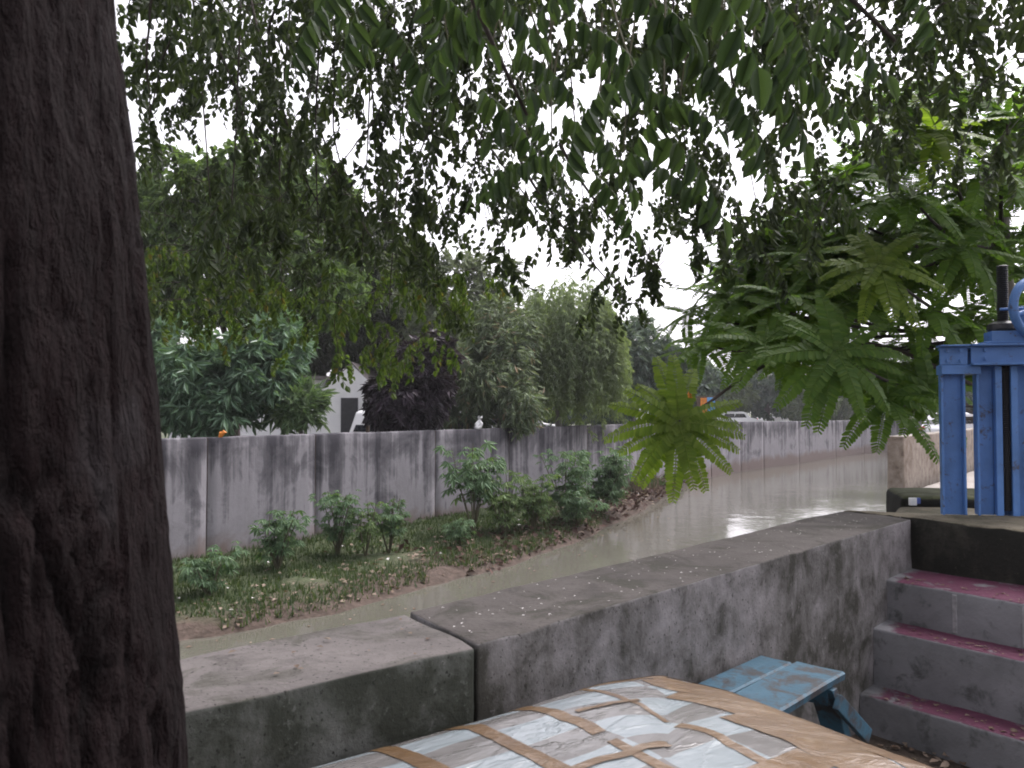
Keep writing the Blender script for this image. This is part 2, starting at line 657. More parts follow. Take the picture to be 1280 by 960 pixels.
M['frangi'] = leaf_mat('strap_leaf', (0.1016, 0.1641, 0.086), (0.1875, 0.2656, 0.1329), 0.25, 0.35, 0.5)
M['darkgreen'] = leaf_mat('dark_green_leaf', (0.04, 0.055, 0.035), (0.075, 0.095, 0.055), 0.25)  # dark green leaves of the tree behind the purple shrub
M['purple'] = leaf_mat('purple_leaf', (0.026, 0.0182, 0.0286), (0.065, 0.0442, 0.065), 0.15, 0.4, 0.5)
M['greyt'] = leaf_mat('grey_green_leaf', (0.135, 0.171, 0.117), (0.234, 0.27, 0.18), 0.25)
M['mango'] = leaf_mat('narrow_leaf', (0.1313, 0.1781, 0.1126), (0.2344, 0.2906, 0.1687), 0.25, 0.4, 0.4, c3=(0.375, 0.2626, 0.1874))
M['weep'] = leaf_mat('weeping_leaf', (0.175, 0.23, 0.13), (0.27, 0.33, 0.195), 0.42)
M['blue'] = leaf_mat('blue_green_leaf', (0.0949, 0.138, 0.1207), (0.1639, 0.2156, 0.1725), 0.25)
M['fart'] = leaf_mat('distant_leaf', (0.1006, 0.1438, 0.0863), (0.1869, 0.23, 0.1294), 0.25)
M['shrub'] = leaf_mat('palmate_leaf', (0.0935, 0.165, 0.088), (0.1705, 0.2585, 0.1375), 0.32)
M['shrub_y'] = leaf_mat('palmate_leaf_light', (0.095, 0.16, 0.06), (0.17, 0.24, 0.09), 0.35)
M['grass'] = leaf_mat('bank_grass', (0.0378, 0.063, 0.027), (0.081, 0.108, 0.0522), 0.3, 0.7, 0.2)
M['dry'] = leaf_mat('dry_leaf', (0.13, 0.085, 0.06), (0.30, 0.24, 0.19), 0.1, 0.8, 0.2)
M['brown_bits'] = leaf_mat('brown_stalk', (0.055, 0.034, 0.030), (0.15, 0.095, 0.08), 0.05, 0.9, 0.1)
M['pale_bit'] = flat_mat('pale_bits', (0.6, 0.57, 0.55), 0.8)
def big_bark_mat():
    m, t, out = new_mat('fissured_bark')
    g = N(t)
    crev = g.sep(g.coord('UV'))[0]
    n1 = g.noise(g.coord('Object', (10, 10, 4)), 1.4, 6, 0.66, 0.5)
    n2 = g.noise(g.coord('Object', (46, 46, 16)), 2, 5, 0.62, 0.3)
    lich = g.noise(g.coord('Object', (3, 3, 2.2)), 2.2, 5, 0.6, 0.4)
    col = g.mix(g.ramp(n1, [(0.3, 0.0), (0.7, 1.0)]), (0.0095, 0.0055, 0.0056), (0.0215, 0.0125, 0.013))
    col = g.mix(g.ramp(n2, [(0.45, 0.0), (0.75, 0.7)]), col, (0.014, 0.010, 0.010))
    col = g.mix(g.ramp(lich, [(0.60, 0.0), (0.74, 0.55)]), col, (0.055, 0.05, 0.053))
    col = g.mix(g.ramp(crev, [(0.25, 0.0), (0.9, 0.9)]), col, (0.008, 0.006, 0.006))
    b = g.bsdf(col, 0.92, 0.15, g.bump(g.math('ADD', n1, g.math('MULTIPLY', n2, 1.5)), 1.0, 0.03))
    g.link(b.outputs[0], out.inputs[0])
    return m


M['bark_big'] = big_bark_mat()
M['bark'] = bark_mat('dark_bark', (0.075, 0.053, 0.052), (0.135, 0.105, 0.10))
M['twig'] = flat_mat('twig_bark', (0.045, 0.036, 0.03), 0.9)
M['gtwig'] = flat_mat('green_twig', (0.09, 0.085, 0.05), 0.8)
M['palebark'] = bark_mat('pale_bark', (0.20, 0.18, 0.165), (0.32, 0.30, 0.28))
M['farwall'] = far_wall_mat()
M['par_l'] = parapet_mat('parapet_bare_top', (0.188, 0.1696, 0.16), (0.16, 0.164, 0.152), (0.04, 0.044, 0.0336), 0.45)
M['par_r'] = parapet_mat('parapet_mouldy', (0.108, 0.096, 0.088), (0.232, 0.22, 0.22), (0.048, 0.0464, 0.0384), 0.15)
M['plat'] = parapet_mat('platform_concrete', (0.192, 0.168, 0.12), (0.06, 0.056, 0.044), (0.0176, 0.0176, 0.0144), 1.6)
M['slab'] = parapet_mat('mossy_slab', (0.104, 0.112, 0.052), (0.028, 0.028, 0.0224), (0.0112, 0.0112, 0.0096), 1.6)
M['bankwall'] = parapet_mat('brown_stained_wall', (0.255, 0.2295, 0.1955), (0.2635, 0.2253, 0.187), (0.1445, 0.1105, 0.085), 0.1)
M['step'] = step_mat()
M['mortar'] = flat_mat('pale_mortar', (0.30, 0.295, 0.30), 0.9, 0.2, 0.3, 30, 0.4)
M['water'] = water_mat()
M['bank'] = bank_mat()
M['land'] = soil_mat('far_land', (0.065, 0.075, 0.045), (0.10, 0.105, 0.07), (0.05, 0.06, 0.035), 0.4)
M['yard'] = soil_mat('yard_soil', (0.06, 0.0464, 0.036), (0.104, 0.084, 0.068), (0.036, 0.028, 0.0224), 4)
M['path'] = soil_mat('pale_path', (0.272, 0.2465, 0.221), (0.34, 0.3145, 0.289), (0.204, 0.187, 0.1615), 1.2)
M['blue_steel'] = paint_mat('blue_gate_paint', (0.085, 0.195, 0.45), (0.06, 0.05, 0.05), 0.5, 13, 0.5)
M['black_steel'] = flat_mat('black_greased_steel', (0.018, 0.018, 0.02), 0.5, 0.5)
M['bench'] = paint_mat('worn_light_blue_paint', (0.0421, 0.1122, 0.1627), (0.0477, 0.0393, 0.0365), 0.85, 9, 0.5)
M['cover'] = cover_mat()
M['tape'] = tape_mat()
M['wood'] = flat_mat('dark_wood', (0.09, 0.06, 0.04), 0.7)
M['white_wall'] = flat_mat('white_wall_paint', (0.84, 0.83, 0.86), 0.8, 0.3, 0.06, 2)
M['roof'] = flat_mat('grey_roof', (0.16, 0.14, 0.14), 0.8)
M['dark_wood'] = flat_mat('dark_door', (0.045, 0.045, 0.05), 0.6)
M['glass'] = flat_mat('dark_glass', (0.02, 0.022, 0.026), 0.08, 0.6)
M['car_white'] = flat_mat('white_car_paint', (0.74, 0.74, 0.76), 0.25, 0.6, 0.03)
M['tyre'] = flat_mat('tyre_rubber', (0.02, 0.02, 0.02), 0.9)
M['lamp'] = flat_mat('lamp_lens', (0.6, 0.6, 0.6), 0.15, 0.6)
M['red'] = flat_mat('red_lens', (0.4, 0.03, 0.02), 0.3, 0.5)
M['orange'] = flat_mat('orange_plastic', (0.62, 0.21, 0.03), 0.6)
M['skyblue'] = flat_mat('blue_sheet', (0.12, 0.32, 0.62), 0.6)
M['bag'] = flat_mat('white_plastic', (0.8, 0.8, 0.8), 0.4)
M['packet_blue'] = flat_mat('packet_blue', (0.08, 0.12, 0.36), 0.4)

# ------------------------------------------------------------------ setting
WATER_Z = -1.40


def WX(Y):                       # far canal wall, straight part
    return -16.58 + 0.739 * Y


WALL = [(WX(2.0), 2.0), (WX(27.5), 27.5), (7.0, 33.0), (10.1, 38.2), (15.6, 45.0), (21.5, 52.5), (28.5, 60.5), (40, 72), (70, 98)]


def resample(pts, step):
    pts = np.asarray(pts, float)
    seg = np.linalg.norm(np.diff(pts, axis=0), axis=1)
    s = np.concatenate([[0], np.cumsum(seg)])
    n = max(2, int(round(s[-1] / step)) + 1)
    t = np.linspace(0, s[-1], n)
    return np.stack([np.interp(t, s, pts[:, k]) for k in range(pts.shape[1])], 1), t


def sheet(name, pts, z, mat):
    mb = MB()
    mb.add([(x, y, z) for x, y in pts], [tuple(range(len(pts)))])
    o = mb.build(name, mat)
    return tag(o, kind='structure')


sheet('water', [(-60, -40), (110, -40), (110, 140), (-60, 140)], WATER_Z, M['water'])
far_land = [(x - 0.10, y + 0.10) for x, y in WALL]
sheet('ground', [(-420, 2.0)] + far_land + [(420, 98), (420, 520), (-420, 520)], -0.02, M['land'])
# the yard on the near side of the parapet
sheet('yard', [(-30, -30), (30, -30), (30, 3.0), (3.2, 3.6), (2.2, 4.7), (0.0, 2.42), (-0.75, 1.85), (-30, -19.5)], 0.0, M['yard'])
# path on the right bank behind the sluice slab
RB0, RB1 = np.array([7.4, 15.5]), np.array([12.3, 21.6])
rbd = (RB1 - RB0) / np.linalg.norm(RB1 - RB0)
RB2 = RB1 + rbd * 60
sheet('path', [(2.85, 6.15), (7.55, 15.4), (RB1[0] + .1, RB1[1] - .1), (RB2[0], RB2[1]), (120, 60), (60, 3.1), (30.0, 3.05), (4.6, 4.2)], 0.08, M['path'])
mb = MB()
for a, b in (((2.85, 6.15), (7.45, 15.45)),):
    mb.add([(a[0], a[1], 0.075), (b[0], b[1], 0.075), (b[0], b[1], -1.7), (a[0], a[1], -1.7)], [(0, 1, 2, 3)])
tag(mb.build('bank_face', M['bankwall']), kind='structure')


# rounded, slightly uneven concrete block over a plan quadrilateral
def rough_block(name, quad, z0, z1, mat, r=0.02, res=0.05, amp=0.008, seed=0, chip=0.0, uv_wall=False):
    q = np.array([(x, y) for x, y in quad], float)       # A(inner,start) B(inner,end) C(outer,end) D(outer,start)
    L = max(np.linalg.norm(q[1] - q[0]), np.linalg.norm(q[2] - q[3]))
    W = max(np.linalg.norm(q[3] - q[0]), np.linalg.norm(q[2] - q[1]))
    H = z1 - z0
    dims = np.array([L, W, H])

    def ax(length):
        n = max(3, int(length / res))
        inner = np.linspace(r, length - r, n)
        return np.concatenate([[0, r * .25, r * .6], inner, [length - r * .6, length - r * .25, length]])
    A = [ax(d) for d in dims]
    verts, faces, base = [], [], 0
    for k in range(3):
        i, j = [(1, 2), (2, 0), (0, 1)][k]
        for side in (0, 1):
            U, V = np.meshgrid(A[i], A[j], indexing='ij')
            p = np.zeros((U.size, 3))
            p[:, i] = U.ravel()
            p[:, j] = V.ravel()
            p[:, k] = dims[k] * side
            f = grid_faces(len(A[i]), len(A[j])) + base
            if not side:
                f = f[:, ::-1]
            verts.append(p)
            faces.append(f)
            base += len(p)
    p = np.concatenate(verts)
    c = np.clip(p, r, dims - r)
    d = p - c
    ln = np.linalg.norm(d, axis=1, keepdims=True)
    dirn = np.where(ln > 1e-9, d / np.maximum(ln, 1e-9), 0)
    p = np.where(ln > 1e-9, c + r * dirn, p)
    uv = p[:, [0, 2]].copy()
    n1 = fbm(p * np.array([2.2, 2.2, 2.2]) + seed * 7.7, 3, seed) - .5
    n2 = fbm(p * 14 + seed * 3.1, 3, seed + 5) - .5
    off = dirn * (n1 * amp * 2.2 + n2 * amp)[:, None]
    if chip:
        # knock irregular chips out of the long upper edges
        e = np.minimum(np.minimum(p[:, 1], dims[1] - p[:, 1]) , 1) + (dims[2] - p[:, 2])
        near = np.clip(1 - e / 0.07, 0, 1)
        cn = np.clip(fbm(p * np.array([5, 5, 9]) + seed, 3, seed + 9) - .5, 0, 1)
        off[:, 2] -= near * cn * chip * 4
    p = p + off
    a, b = p[:, 0] / L, p[:, 1] / W
    xy = ((1 - a) * (1 - b))[:, None] * q[0] + (a * (1 - b))[:, None] * q[1] + (a * b)[:, None] * q[2] + ((1 - a) * b)[:, None] * q[3]
    vv = np.column_stack([xy, z0 + p[:, 2]])
    o = fast_mesh(name, vv, np.concatenate(faces), mat, smooth=True, uv=uv)
    bm = bmesh.new()
    bm.from_mesh(o.data)
    bmesh.ops.remove_doubles(bm, verts=bm.verts, dist=1e-5)
    bmesh.ops.recalc_face_normals(bm, faces=bm.faces)
    bm.to_mesh(o.data)
    bm.free()
    return o


# ---- far canal wall, cast in panels
wall_root = thing('canal_wall', (WX(14), 14, WATER_Z), 'tall streaked grey concrete wall along the far bank of the canal', 'wall')
pts, tt = resample(WALL, 0.25)
tot = tt[-1]


def wall_pt(s):
    return np.array([np.interp(s, tt, pts[:, 0]), np.interp(s, tt, pts[:, 1])])


def wall_top(Y):
    return float(np.interp(Y, [0, 28, 38, 45, 52, 62, 100], [1.08, 1.08, 1.0, 0.92, 0.86, 0.82, 0.8]))


def wall_foot(Y):
    return -1.7


def wall_panel(s0, s1, seed):
    nL = max(3, int((s1 - s0) / 0.18))
    g = 0.012
    S = np.linspace(s0 + g, s1 - g, nL)
    Y = np.array([wall_pt(s)[1] for s in S])
    top = np.array([wall_top(y) for y in Y])
    z0 = -1.75
    prof_n = 14
    rows = []
    uvs = []
    for i, s in enumerate(S):
        p0, p1 = wall_pt(max(0, s - .3)), wall_pt(min(tot, s + .3))
        d = (p1 - p0) / np.linalg.norm(p1 - p0)
        nrm = np.array([d[1], -d[0]])          # towards the canal
        c = wall_pt(s)
        inset = 0.02 if i in (0, nL - 1) else 0.0
        fr = [(0.0 - inset, z) for z in np.linspace(z0, top[i] - 0.03, prof_n)] + [(-0.02 - inset, top[i] - inset * .3), (-0.22, top[i]), (-0.25, top[i] - .03), (-0.25, z0)]
        for off, z in fr:
            xy = c + nrm * off
            rows.append((xy[0], xy[1], z))
            uvs.append((s, z - (-1.1)))
    v = np.array(rows)
    n = prof_n + 4
    wob = (fbm(np.column_stack([np.array(uvs) * np.array([1.1, 0.5]), np.zeros(len(uvs))]), 3, 3) - .5) * 0.05
    topmask = v[:, 2] > 0.6
    v[:, 2] += np.where(topmask, (fbm(np.column_stack([np.array(uvs) * 2.3, np.ones(len(uvs))]), 3, 8) - .5) * 0.035, 0)
    v[:, 1] -= wob
    f = grid_faces(nL, n)
    o = fast_mesh('wall_panel', v, f, M['farwall'], uv=np.array(uvs))
    capA = list(range(n))
    bm = bmesh.new(); bm.from_mesh(o.data); bm.verts.ensure_lookup_table()
    for loop in (capA, [(nL - 1) * n + k for k in range(n)]):
        try: bm.faces.new([bm.verts[k] for k in loop])
        except ValueError: pass
    bmesh.ops.recalc_face_normals(bm, faces=bm.faces)
    bm.to_mesh(o.data); bm.free()
    adopt(wall_root, o)


s = 0.0
k = 0
while s < tot - 1:
    step = (2.5, 3.7, 3.0, 4.1, 2.8)[k % 5] if s < 48 else (5.0, 6.6, 5.6)[k % 3]
    wall_panel(s, min(tot, s + step), k)
    s += step
    k += 1
# dark backing so that the joints are recessed, not open
bk = MB()
bs, _ = resample(WALL, 1.0)
for i in range(len(bs) - 1):
    a, b = bs[i], bs[i + 1]
    d = (b - a) / np.linalg.norm(b - a); nrm = np.array([d[1], -d[0]])
    q = [a - nrm * .05, b - nrm * .05, b - nrm * .2, a - nrm * .2]
    bk.add([(x, y, -1.7) for x, y in q] + [(x, y, wall_top(a[1]) - .06) for x, y in q], [(0, 1, 5, 4), (2, 3, 7, 6), (4, 5, 6, 7)])
adopt(wall_root, bk.build('wall_core', M['black_steel']))

# ---- grassy bank at the foot of the wall
WL = [(-15.5, -0.5), (-10.0, 4.5), (-7.0, 7.6), (-4.2, 10.6), (-2.6, 12.1), (-1.8, 13.3), (0.0, 15.8), (1.9, 19.6), (3.7, 23.8), (5.9, 30.2), (7.05, 33.0)]
WB = [(WX(2.2), 2.2), (WX(6.5), 6.5), (WX(9.5), 9.5), (WX(12.3), 12.3), (WX(14.0), 14.0), (WX(15.2), 15.2), (WX(18.0), 18.0), (WX(21.5), 21.5), (WX(25.0), 25.0), (6.2, 31.6), (7.1, 33.1)]
wl, ts = resample(np.array([np.r_[a, b] for a, b in zip(WB, WL)]), 0.16)
nu, nv = len(wl), 44
tv = np.linspace(0, 1.12, nv)


def bank_z(a, u01, tq):
    """height above water on the bank at fraction tq from the wall (0) to the water (1)"""
    rise = 0.22
    lip = np.interp(u01, [0, .45, .6, .75, .92, 1], [.10, .10, .14, .24, .22, .05])
    base = rise * np.clip(1 - tq, 0, 1) ** 0.9
    edge = lip * np.clip((1 - tq) / 0.10, 0, 1)
    return np.maximum(base * (1 - np.clip((tq - .9) / .1, 0, 1)) , 0) + edge - 0.35 * np.clip((tq - 1) / .12, 0, 1)


U01 = np.linspace(0, 1, nu)
bank = np.zeros((nu, nv, 3))
for j, tq in enumerate(tv):
    xy = wl[:, :2] * (1 - tq) + wl[:, 2:4] * tq
    bank[:, j, :2] = xy
    bank[:, j, 2] = WATER_Z + bank_z(xy, U01, tq)
fl = bank.reshape(-1, 3)
n_ = fbm(fl * np.array([2.2, 2.2, 0]), 4, 21) - .5
n2_ = fbm(fl * np.array([9, 9, 0]), 3, 31) - .5
tt_ = np.tile(tv, nu)
rough_ = np.repeat(np.interp(U01, [0, .5, .65, .9, 1], [.6, .7, 1.3, 1.3, .7]), nv)
fl[:, 2] += (n_ * 0.20 + n2_ * 0.10 * rough_) * np.clip(1.15 - tt_, 0.25, 1)
shift = (fbm(fl * np.array([1.3, 1.3, 0]) + 5, 3, 41) - .5) * 0.5 * (tt_ > .4)
fl[:, 0] += shift * .6
fl[:, 1] -= shift * .5
uvb = np.column_stack([np.repeat(U01, nv), tt_])
bank_o = fast_mesh('bank', fl, grid_faces(nu, nv), M['bank'], smooth=True, uv=uvb)
tag(bank_o, kind='structure')
BANK = fl.reshape(nu, nv, 3)


def bank_at(uq, tq):
    i = int(np.clip(uq * (nu - 1), 0, nu - 1)); j = int(np.clip(tq / 1.12 * (nv - 1), 0, nv - 1))
    return BANK[i, j]


def bank_near(px, py):
    """bank point seen nearest to photo pixel"""
    p = BANK.reshape(-1, 3)
    u = 640 + F * p[:, 0] / np.maximum(p[:, 1], .1)
    v = 511 + F * (CAM_H - p[:, 2]) / np.maximum(p[:, 1], .1)
    k = np.argmin((u - px) ** 2 + (v - py) ** 2 + np.where(p[:, 1] < 3, 1e9, 0))
    return p[k]


# grass blades
n = 56000
uq = RNG.uniform(0.20, 0.97, n)
tq = RNG.uniform(0.0, 0.97, n)
i = (uq * (nu - 1)).astype(int); j = (tq / 1.12 * (nv - 1)).astype(int)
pos = BANK[i, j] + RNG.normal(0, .05, (n, 3)) * np.array([1, 1, 0])
dens = fbm(pos * np.array([.9, .9, 0]) + 3, 3, 51) + 0.10 - 0.5 * np.clip(tq - .5, 0, 1) * np.interp(uq, [0, .45, .7, 1], [-.05, .1, 1.4, 2])
keep = dens > 0.42
pos = pos[keep]
n = len(pos)
a = RNG.uniform(0, 2 * np.pi, n)
ln = RNG.uniform(.05, .17, n)
lean = RNG.uniform(.2, 1.3, n)
side = np.column_stack([np.cos(a + 1.57), np.sin(a + 1.57), np.zeros(n)])
tipd = np.column_stack([np.cos(a) * lean, np.sin(a) * lean, np.ones(n)])
tipd = norm(tipd)
wd = RNG.uniform(.008, .02, n)[:, None]
v = np.stack([pos - side * wd - [0, 0, .02], pos + side * wd - [0, 0, .02], pos + tipd * ln[:, None]], 1).reshape(-1, 3)
tag(fast_mesh('grass', v, np.arange(len(v)).reshape(-1, 3), M['grass']), 'short muted green grass covering the earth bank below the streaked wall', 'grass', kind='stuff')


def litter(name, pos, mat, smin, smax, label, parent=None, flat=0.35):
    n = len(pos)
    tv_ = np.array([[0, 0, 0], [-.3, .5, .12], [0, 1, 0], [.3, .5, .1]])
    tf_ = np.array([[0, 1, 2], [0, 2, 3]])
    a = RNG.uniform(0, 2 * np.pi, n)
    fwd = np.column_stack([np.cos(a), np.sin(a), RNG.normal(0, flat * .5, n)])
    up = np.column_stack([RNG.normal(0, flat, n), RNG.normal(0, flat, n), np.ones(n)])
    v, f = scatter(tv_, tf_, frames(fwd, up), pos, RNG.uniform(smin, smax, n))
    o = fast_mesh(name, v, f, mat)
    return tag(o, label, 'litter', kind='stuff')


n = 1500
uq = RNG.beta(2.2, 1.6, n) * .75 + .2; tq = RNG.beta(4, 1.6, n) * 1.0
i = (uq * (nu - 1)).astype(int); j = (tq / 1.12 * (nv - 1)).astype(int)
litter('leaf_litter', BANK[i, j] + RNG.normal(0, .04, (n, 3)) * [1, 1, .3] + [0, 0, .02], M['dry'], .05, .15, 'dry brown leaves and stalks strewn along the water edge of the bank')
n = 1500
uq = RNG.uniform(.5, .97, n); tq = RNG.beta(5, 1.3, n)
i = (uq * (nu - 1)).astype(int); j = (tq / 1.12 * (nv - 1)).astype(int)
litter('dead_stalks', BANK[i, j] + RNG.normal(0, .05, (n, 3)) * [1, 1, .3] + [0, 0, .03], M['brown_bits'], .06, .20, 'reddish brown dead stalks on the eroded bank edge by the thicket', flat=.9)
n = 50
uq = RNG.uniform(.3, .85, n); tq = RNG.uniform(.3, .97, n)
i = (uq * (nu - 1)).astype(int); j = (tq / 1.12 * (nv - 1)).astype(int)
litter('rubbish', BANK[i, j] + np.array([0, 0, .05]), M['pale_bit'], .05, .11, 'pale scraps of rubbish dotted over the grassy bank')

n = 130
fx = RNG.uniform(0, 1, n); fy = RNG.uniform(0.02, .6, n) ** 1.6
wp = np.array([np.interp(fx, np.linspace(0, 1, len(WL)), [p_[k_] for p_ in WL]) for k_ in (0, 1)]).T
pos = np.column_stack([wp[:, 0] + fy * 3.2 + .15, wp[:, 1] - fy * 2.2 - .1, np.full(n, WATER_Z + .004)])
litter('floating_leaves', pos, M['dry'], .03, .09, 'small leaves floating on the murky water along the bank', flat=.06)

# ------------------------------------------------------------------ near parapet, platform, steps
PZ = 0.97
A0 = np.array([-.097, 2.21]); dR = np.array([2.383, 2.50]); dR /= np.linalg.norm(dR)
nR = np.array([-dR[1], dR[0]])
A1 = np.array([2.286, 4.71])
O0 = np.array([-.326, 2.57]); O1 = np.array([2.02, 5.08])
gap = 0.006
o = rough_block('parapet_wall', [A0 + dR * gap, A1, O1, O0 + dR * gap], -1.7, PZ, M['par_r'], .009, .05, .007, 2, chip=.006)
tag(o, 'dark stained concrete parapet beside the blue bench, from crack to steps', 'wall')
dL = np.array([-.593, -.485]); dL /= np.linalg.norm(dL)
AL = A0 + dL * 2.6
OL = O0 + np.array([-.53, -.455]) / np.linalg.norm([.53, .455]) * 2.6
o = rough_block('parapet_wall', [AL, A0 - dR * gap, O0 - dR * gap, OL], -1.7, PZ - .004, M['par_l'], .009, .05, .007, 3, chip=.006)
tag(o, 'pale topped mossy concrete parapet between the tree trunk and the crack', 'wall')
mbk = MB()   # mortar deep in the joint
q = [A0 + nR * .05 - dR * .03, A0 + nR * .05 + dR * .03, O0 - nR * .05 + dR * .03, O0 - nR * .05 - dR * .03]
mbk.add([(x, y, -1.0) for x, y in q] + [(x, y, PZ - .07) for x, y in q], [(0, 1, 5, 4), (1, 2, 6, 5), (2, 3, 7, 6), (3, 0, 4, 7), (4, 5, 6, 7)])
jo = mbk.build('joint_filler', M['black_steel'])
jo.parent = o

plat = rough_block('sluice_platform', [A1 + dR * .004, (3.30, 3.40), (3.95, 4.55), O1 + dR * .006], -1.7, PZ + .003, M['plat'], .03, .05, .010, 4, chip=.012)
tag(plat, 'black mouldy concrete block with crumbled top edge under the blue sluice gate', 'platform')

VS = np.array([.6, -.8])
L1, L2, L3 = np.array([1.78, 4.06]), np.array([1.91, 4.20]), np.array([2.035, 4.37])
steps = thing('concrete_steps', (2.2, 3.7, 0), 'three grey concrete steps with worn maroon painted treads beside the parapet', 'steps')


def step(Lf, Lb, z, seed):
    e = .09
    a, d = Lf - VS * e, Lb - VS * e
    st = rough_block('step', [a, a + VS * 1.7, d + VS * 1.7 + dR * .03, d + dR * .03], -.1, z, M['step'], .016, .05, .006, seed, chip=.004)
    adopt(steps, st)


step(L1, L2, .186, 11)
step(L2, L3, .474, 12)
step(L3, A1 + np.array([.02, .02]), .687, 13)

# pale mortar lines between the blocks of the upper riser
for uq_ in (.30, .62, .95):
    p = L3 + VS * uq_
    m = MB(); m.box((p[0] - dR[0] * .001, p[1] - dR[1] * .001, .575), (.022, .008, .19), np.stack([np.r_[VS, 0], np.r_[-VS[1], VS[0], 0], [0, 0, 1]], -1))
    adopt(steps, m.build('mortar_joint', M['mortar'], bevel=.002))

# mossy slab behind the gate
slab = rough_block('mossy_slab', [(2.66, 5.62), (4.6, 5.25), (4.75, 5.95), (2.86, 6.3)], .70, 1.0, M['slab'], .05, .06, .012, 5, chip=.01)
tag(slab, 'thick dark concrete slab with green mossy top behind the gate posts', 'slab')
# right bank wall
rbn = np.array([-rbd[1], rbd[0]])
RBE = RB0 + rbd * 40
rb = rough_block('bank_wall', [RB0, RBE, RBE + rbn * .3, RB0 + rbn * .3], -1.7, 1.08, M['bankwall'], .03, .35, .012, 6)
tag(rb, 'brown stained low wall on the right bank beyond the blue gate', 'wall')

# little packet lying against the slab
pk = MB()
pk.box((0, 0, .03), (.035, .02, .06)); 
c = P(1141, 634, 5.5)
pko = thing('snack_packet', (c[0], c[1], PZ + .0), 'tiny white and blue packet lying before the mossy slab', 'packet')
b1 = MB(); b1.box((0, 0, .045), (.05, .02, .05), np.eye(3)); b1.build('white_band', M['bag'], pko, bevel=.004)
b2 = MB(); b2.box((.035, 0, .05), (.03, .018, .04)); b2.build('blue_band', M['packet_blue'], pko, bevel=.004)
pko.location = (c[0], c[1], c[2] - .03)
ledge = rough_block('concrete_ledge', [(2.36, 5.12), (3.4, 4.86), (3.75, 5.4), (2.62, 5.58)], .6, .935, M['plat'], .03, .08, .01, 9)
tag(ledge, 'low stained concrete ledge between the gate platform and the mossy slab', 'ledge')
pko.location = (c[0], c[1], .935)

# yard litter, specks on the parapet
n = 900
pp = np.column_stack([RNG.uniform(1.2, 3.2, n), RNG.uniform(2.6, 4.0, n), np.full(n, .012)])
litter('leaf_litter', pp, M['dry'], .02, .06, 'dead leaves on the soil at the foot of the steps')
n = 170
al, be = RNG.uniform(0, 1, n), RNG.uniform(.04, .96, n)
xy = (A0 * (1 - al[:, None]) + A1 * al[:, None]) * (1 - be[:, None]) + (O0 * (1 - al[:, None]) + O1 * al[:, None]) * be[:, None]
litter('fallen_petals', np.column_stack([xy, np.full(n, PZ + .006)]), M['pale_bit'], .005, .013, 'tiny pale petals scattered on the parapet top past the crack', flat=.15)
n = 70
al = RNG.uniform(0, 1, n)
xy = (AL * (1 - al[:, None]) + A0 * al[:, None]) * (1 - be[:n, None]) + (OL * (1 - al[:, None]) + O0 * al[:, None]) * be[:n, None]
litter('fallen_petals', np.column_stack([xy, np.full(n, PZ + .002)]), M['dry'], .008, .03, 'tiny dry scraps scattered on the pale parapet top near the trunk', flat=.15)
n = 240
rr = []
for Lf, z in ((L1, .186), (L2, .474), (L3, .687)):
    uu, ww = RNG.uniform(0, 1.5, 80), RNG.uniform(.01, .14, 80)
    p2 = Lf + VS * uu[:, None] + dR * ww[:, None]
    rr.append(np.column_stack([p2, np.full(80, z + .004)]))
litter('fallen_petals', np.concatenate(rr), M['dry'], .008, .035, 'dry bits and petals fallen on the maroon step treads', flat=.2)

# ------------------------------------------------------------------ blue sluice gate
gx = norm(np.array([.97, -.25, 0])); gy = np.array([-gx[1], gx[0], 0]); gz = np.array([0, 0, 1.0])
G0 = on_z(1191, 642, PZ)                     # foot of the outer left post
gate = thing('sluice_gate', tuple(G0), 'blue painted steel sluice gate frame with black screw and handwheel', 'sluice gate')
GR = np.stack([gx, gy, gz], -1)


def gp(a, b, c):
    return np.array(G0) + gx * a + gy * b + gz * c


def channel(name, a, wdt, dep, z0, z1, face=1):
    """vertical U-channel: web plus two flanges"""
    m = MB()
    t = .012
    m.box(gp(a, 0, (z0 + z1) / 2), (wdt, t, z1 - z0), GR)
    m.box(gp(a - wdt / 2 + t / 2, -dep / 2 * face, (z0 + z1) / 2), (t, dep - .013, z1 - z0 - .004), GR)
    m.box(gp(a + wdt / 2 - t / 2, -dep / 2 * face, (z0 + z1) / 2), (t, dep - .013, z1 - z0 - .004), GR)
    o = m.build(name, M['blue_steel'], bevel=.002)
    adopt(gate, o)
    return o


def ibeam(name, p0, p1, hgt, wid, axis_side):
    p0, p1 = np.asarray(p0), np.asarray(p1)
    d = p1 - p0; L = np.linalg.norm(d); d = d / L
    Rm = np.stack([d, axis_side, gz], -1)
    m = MB(); c = (p0 + p1) / 2
    m.box(c, (L, .014, hgt), Rm)
    m.box(c + gz * (hgt / 2 - .006), (L + .004, wid, .012), Rm)
    m.box(c - gz * (hgt / 2 - .006), (L + .004, wid, .012), Rm)
    o = m.build(name, M['blue_steel'], bevel=.002)
    adopt(gate, o)


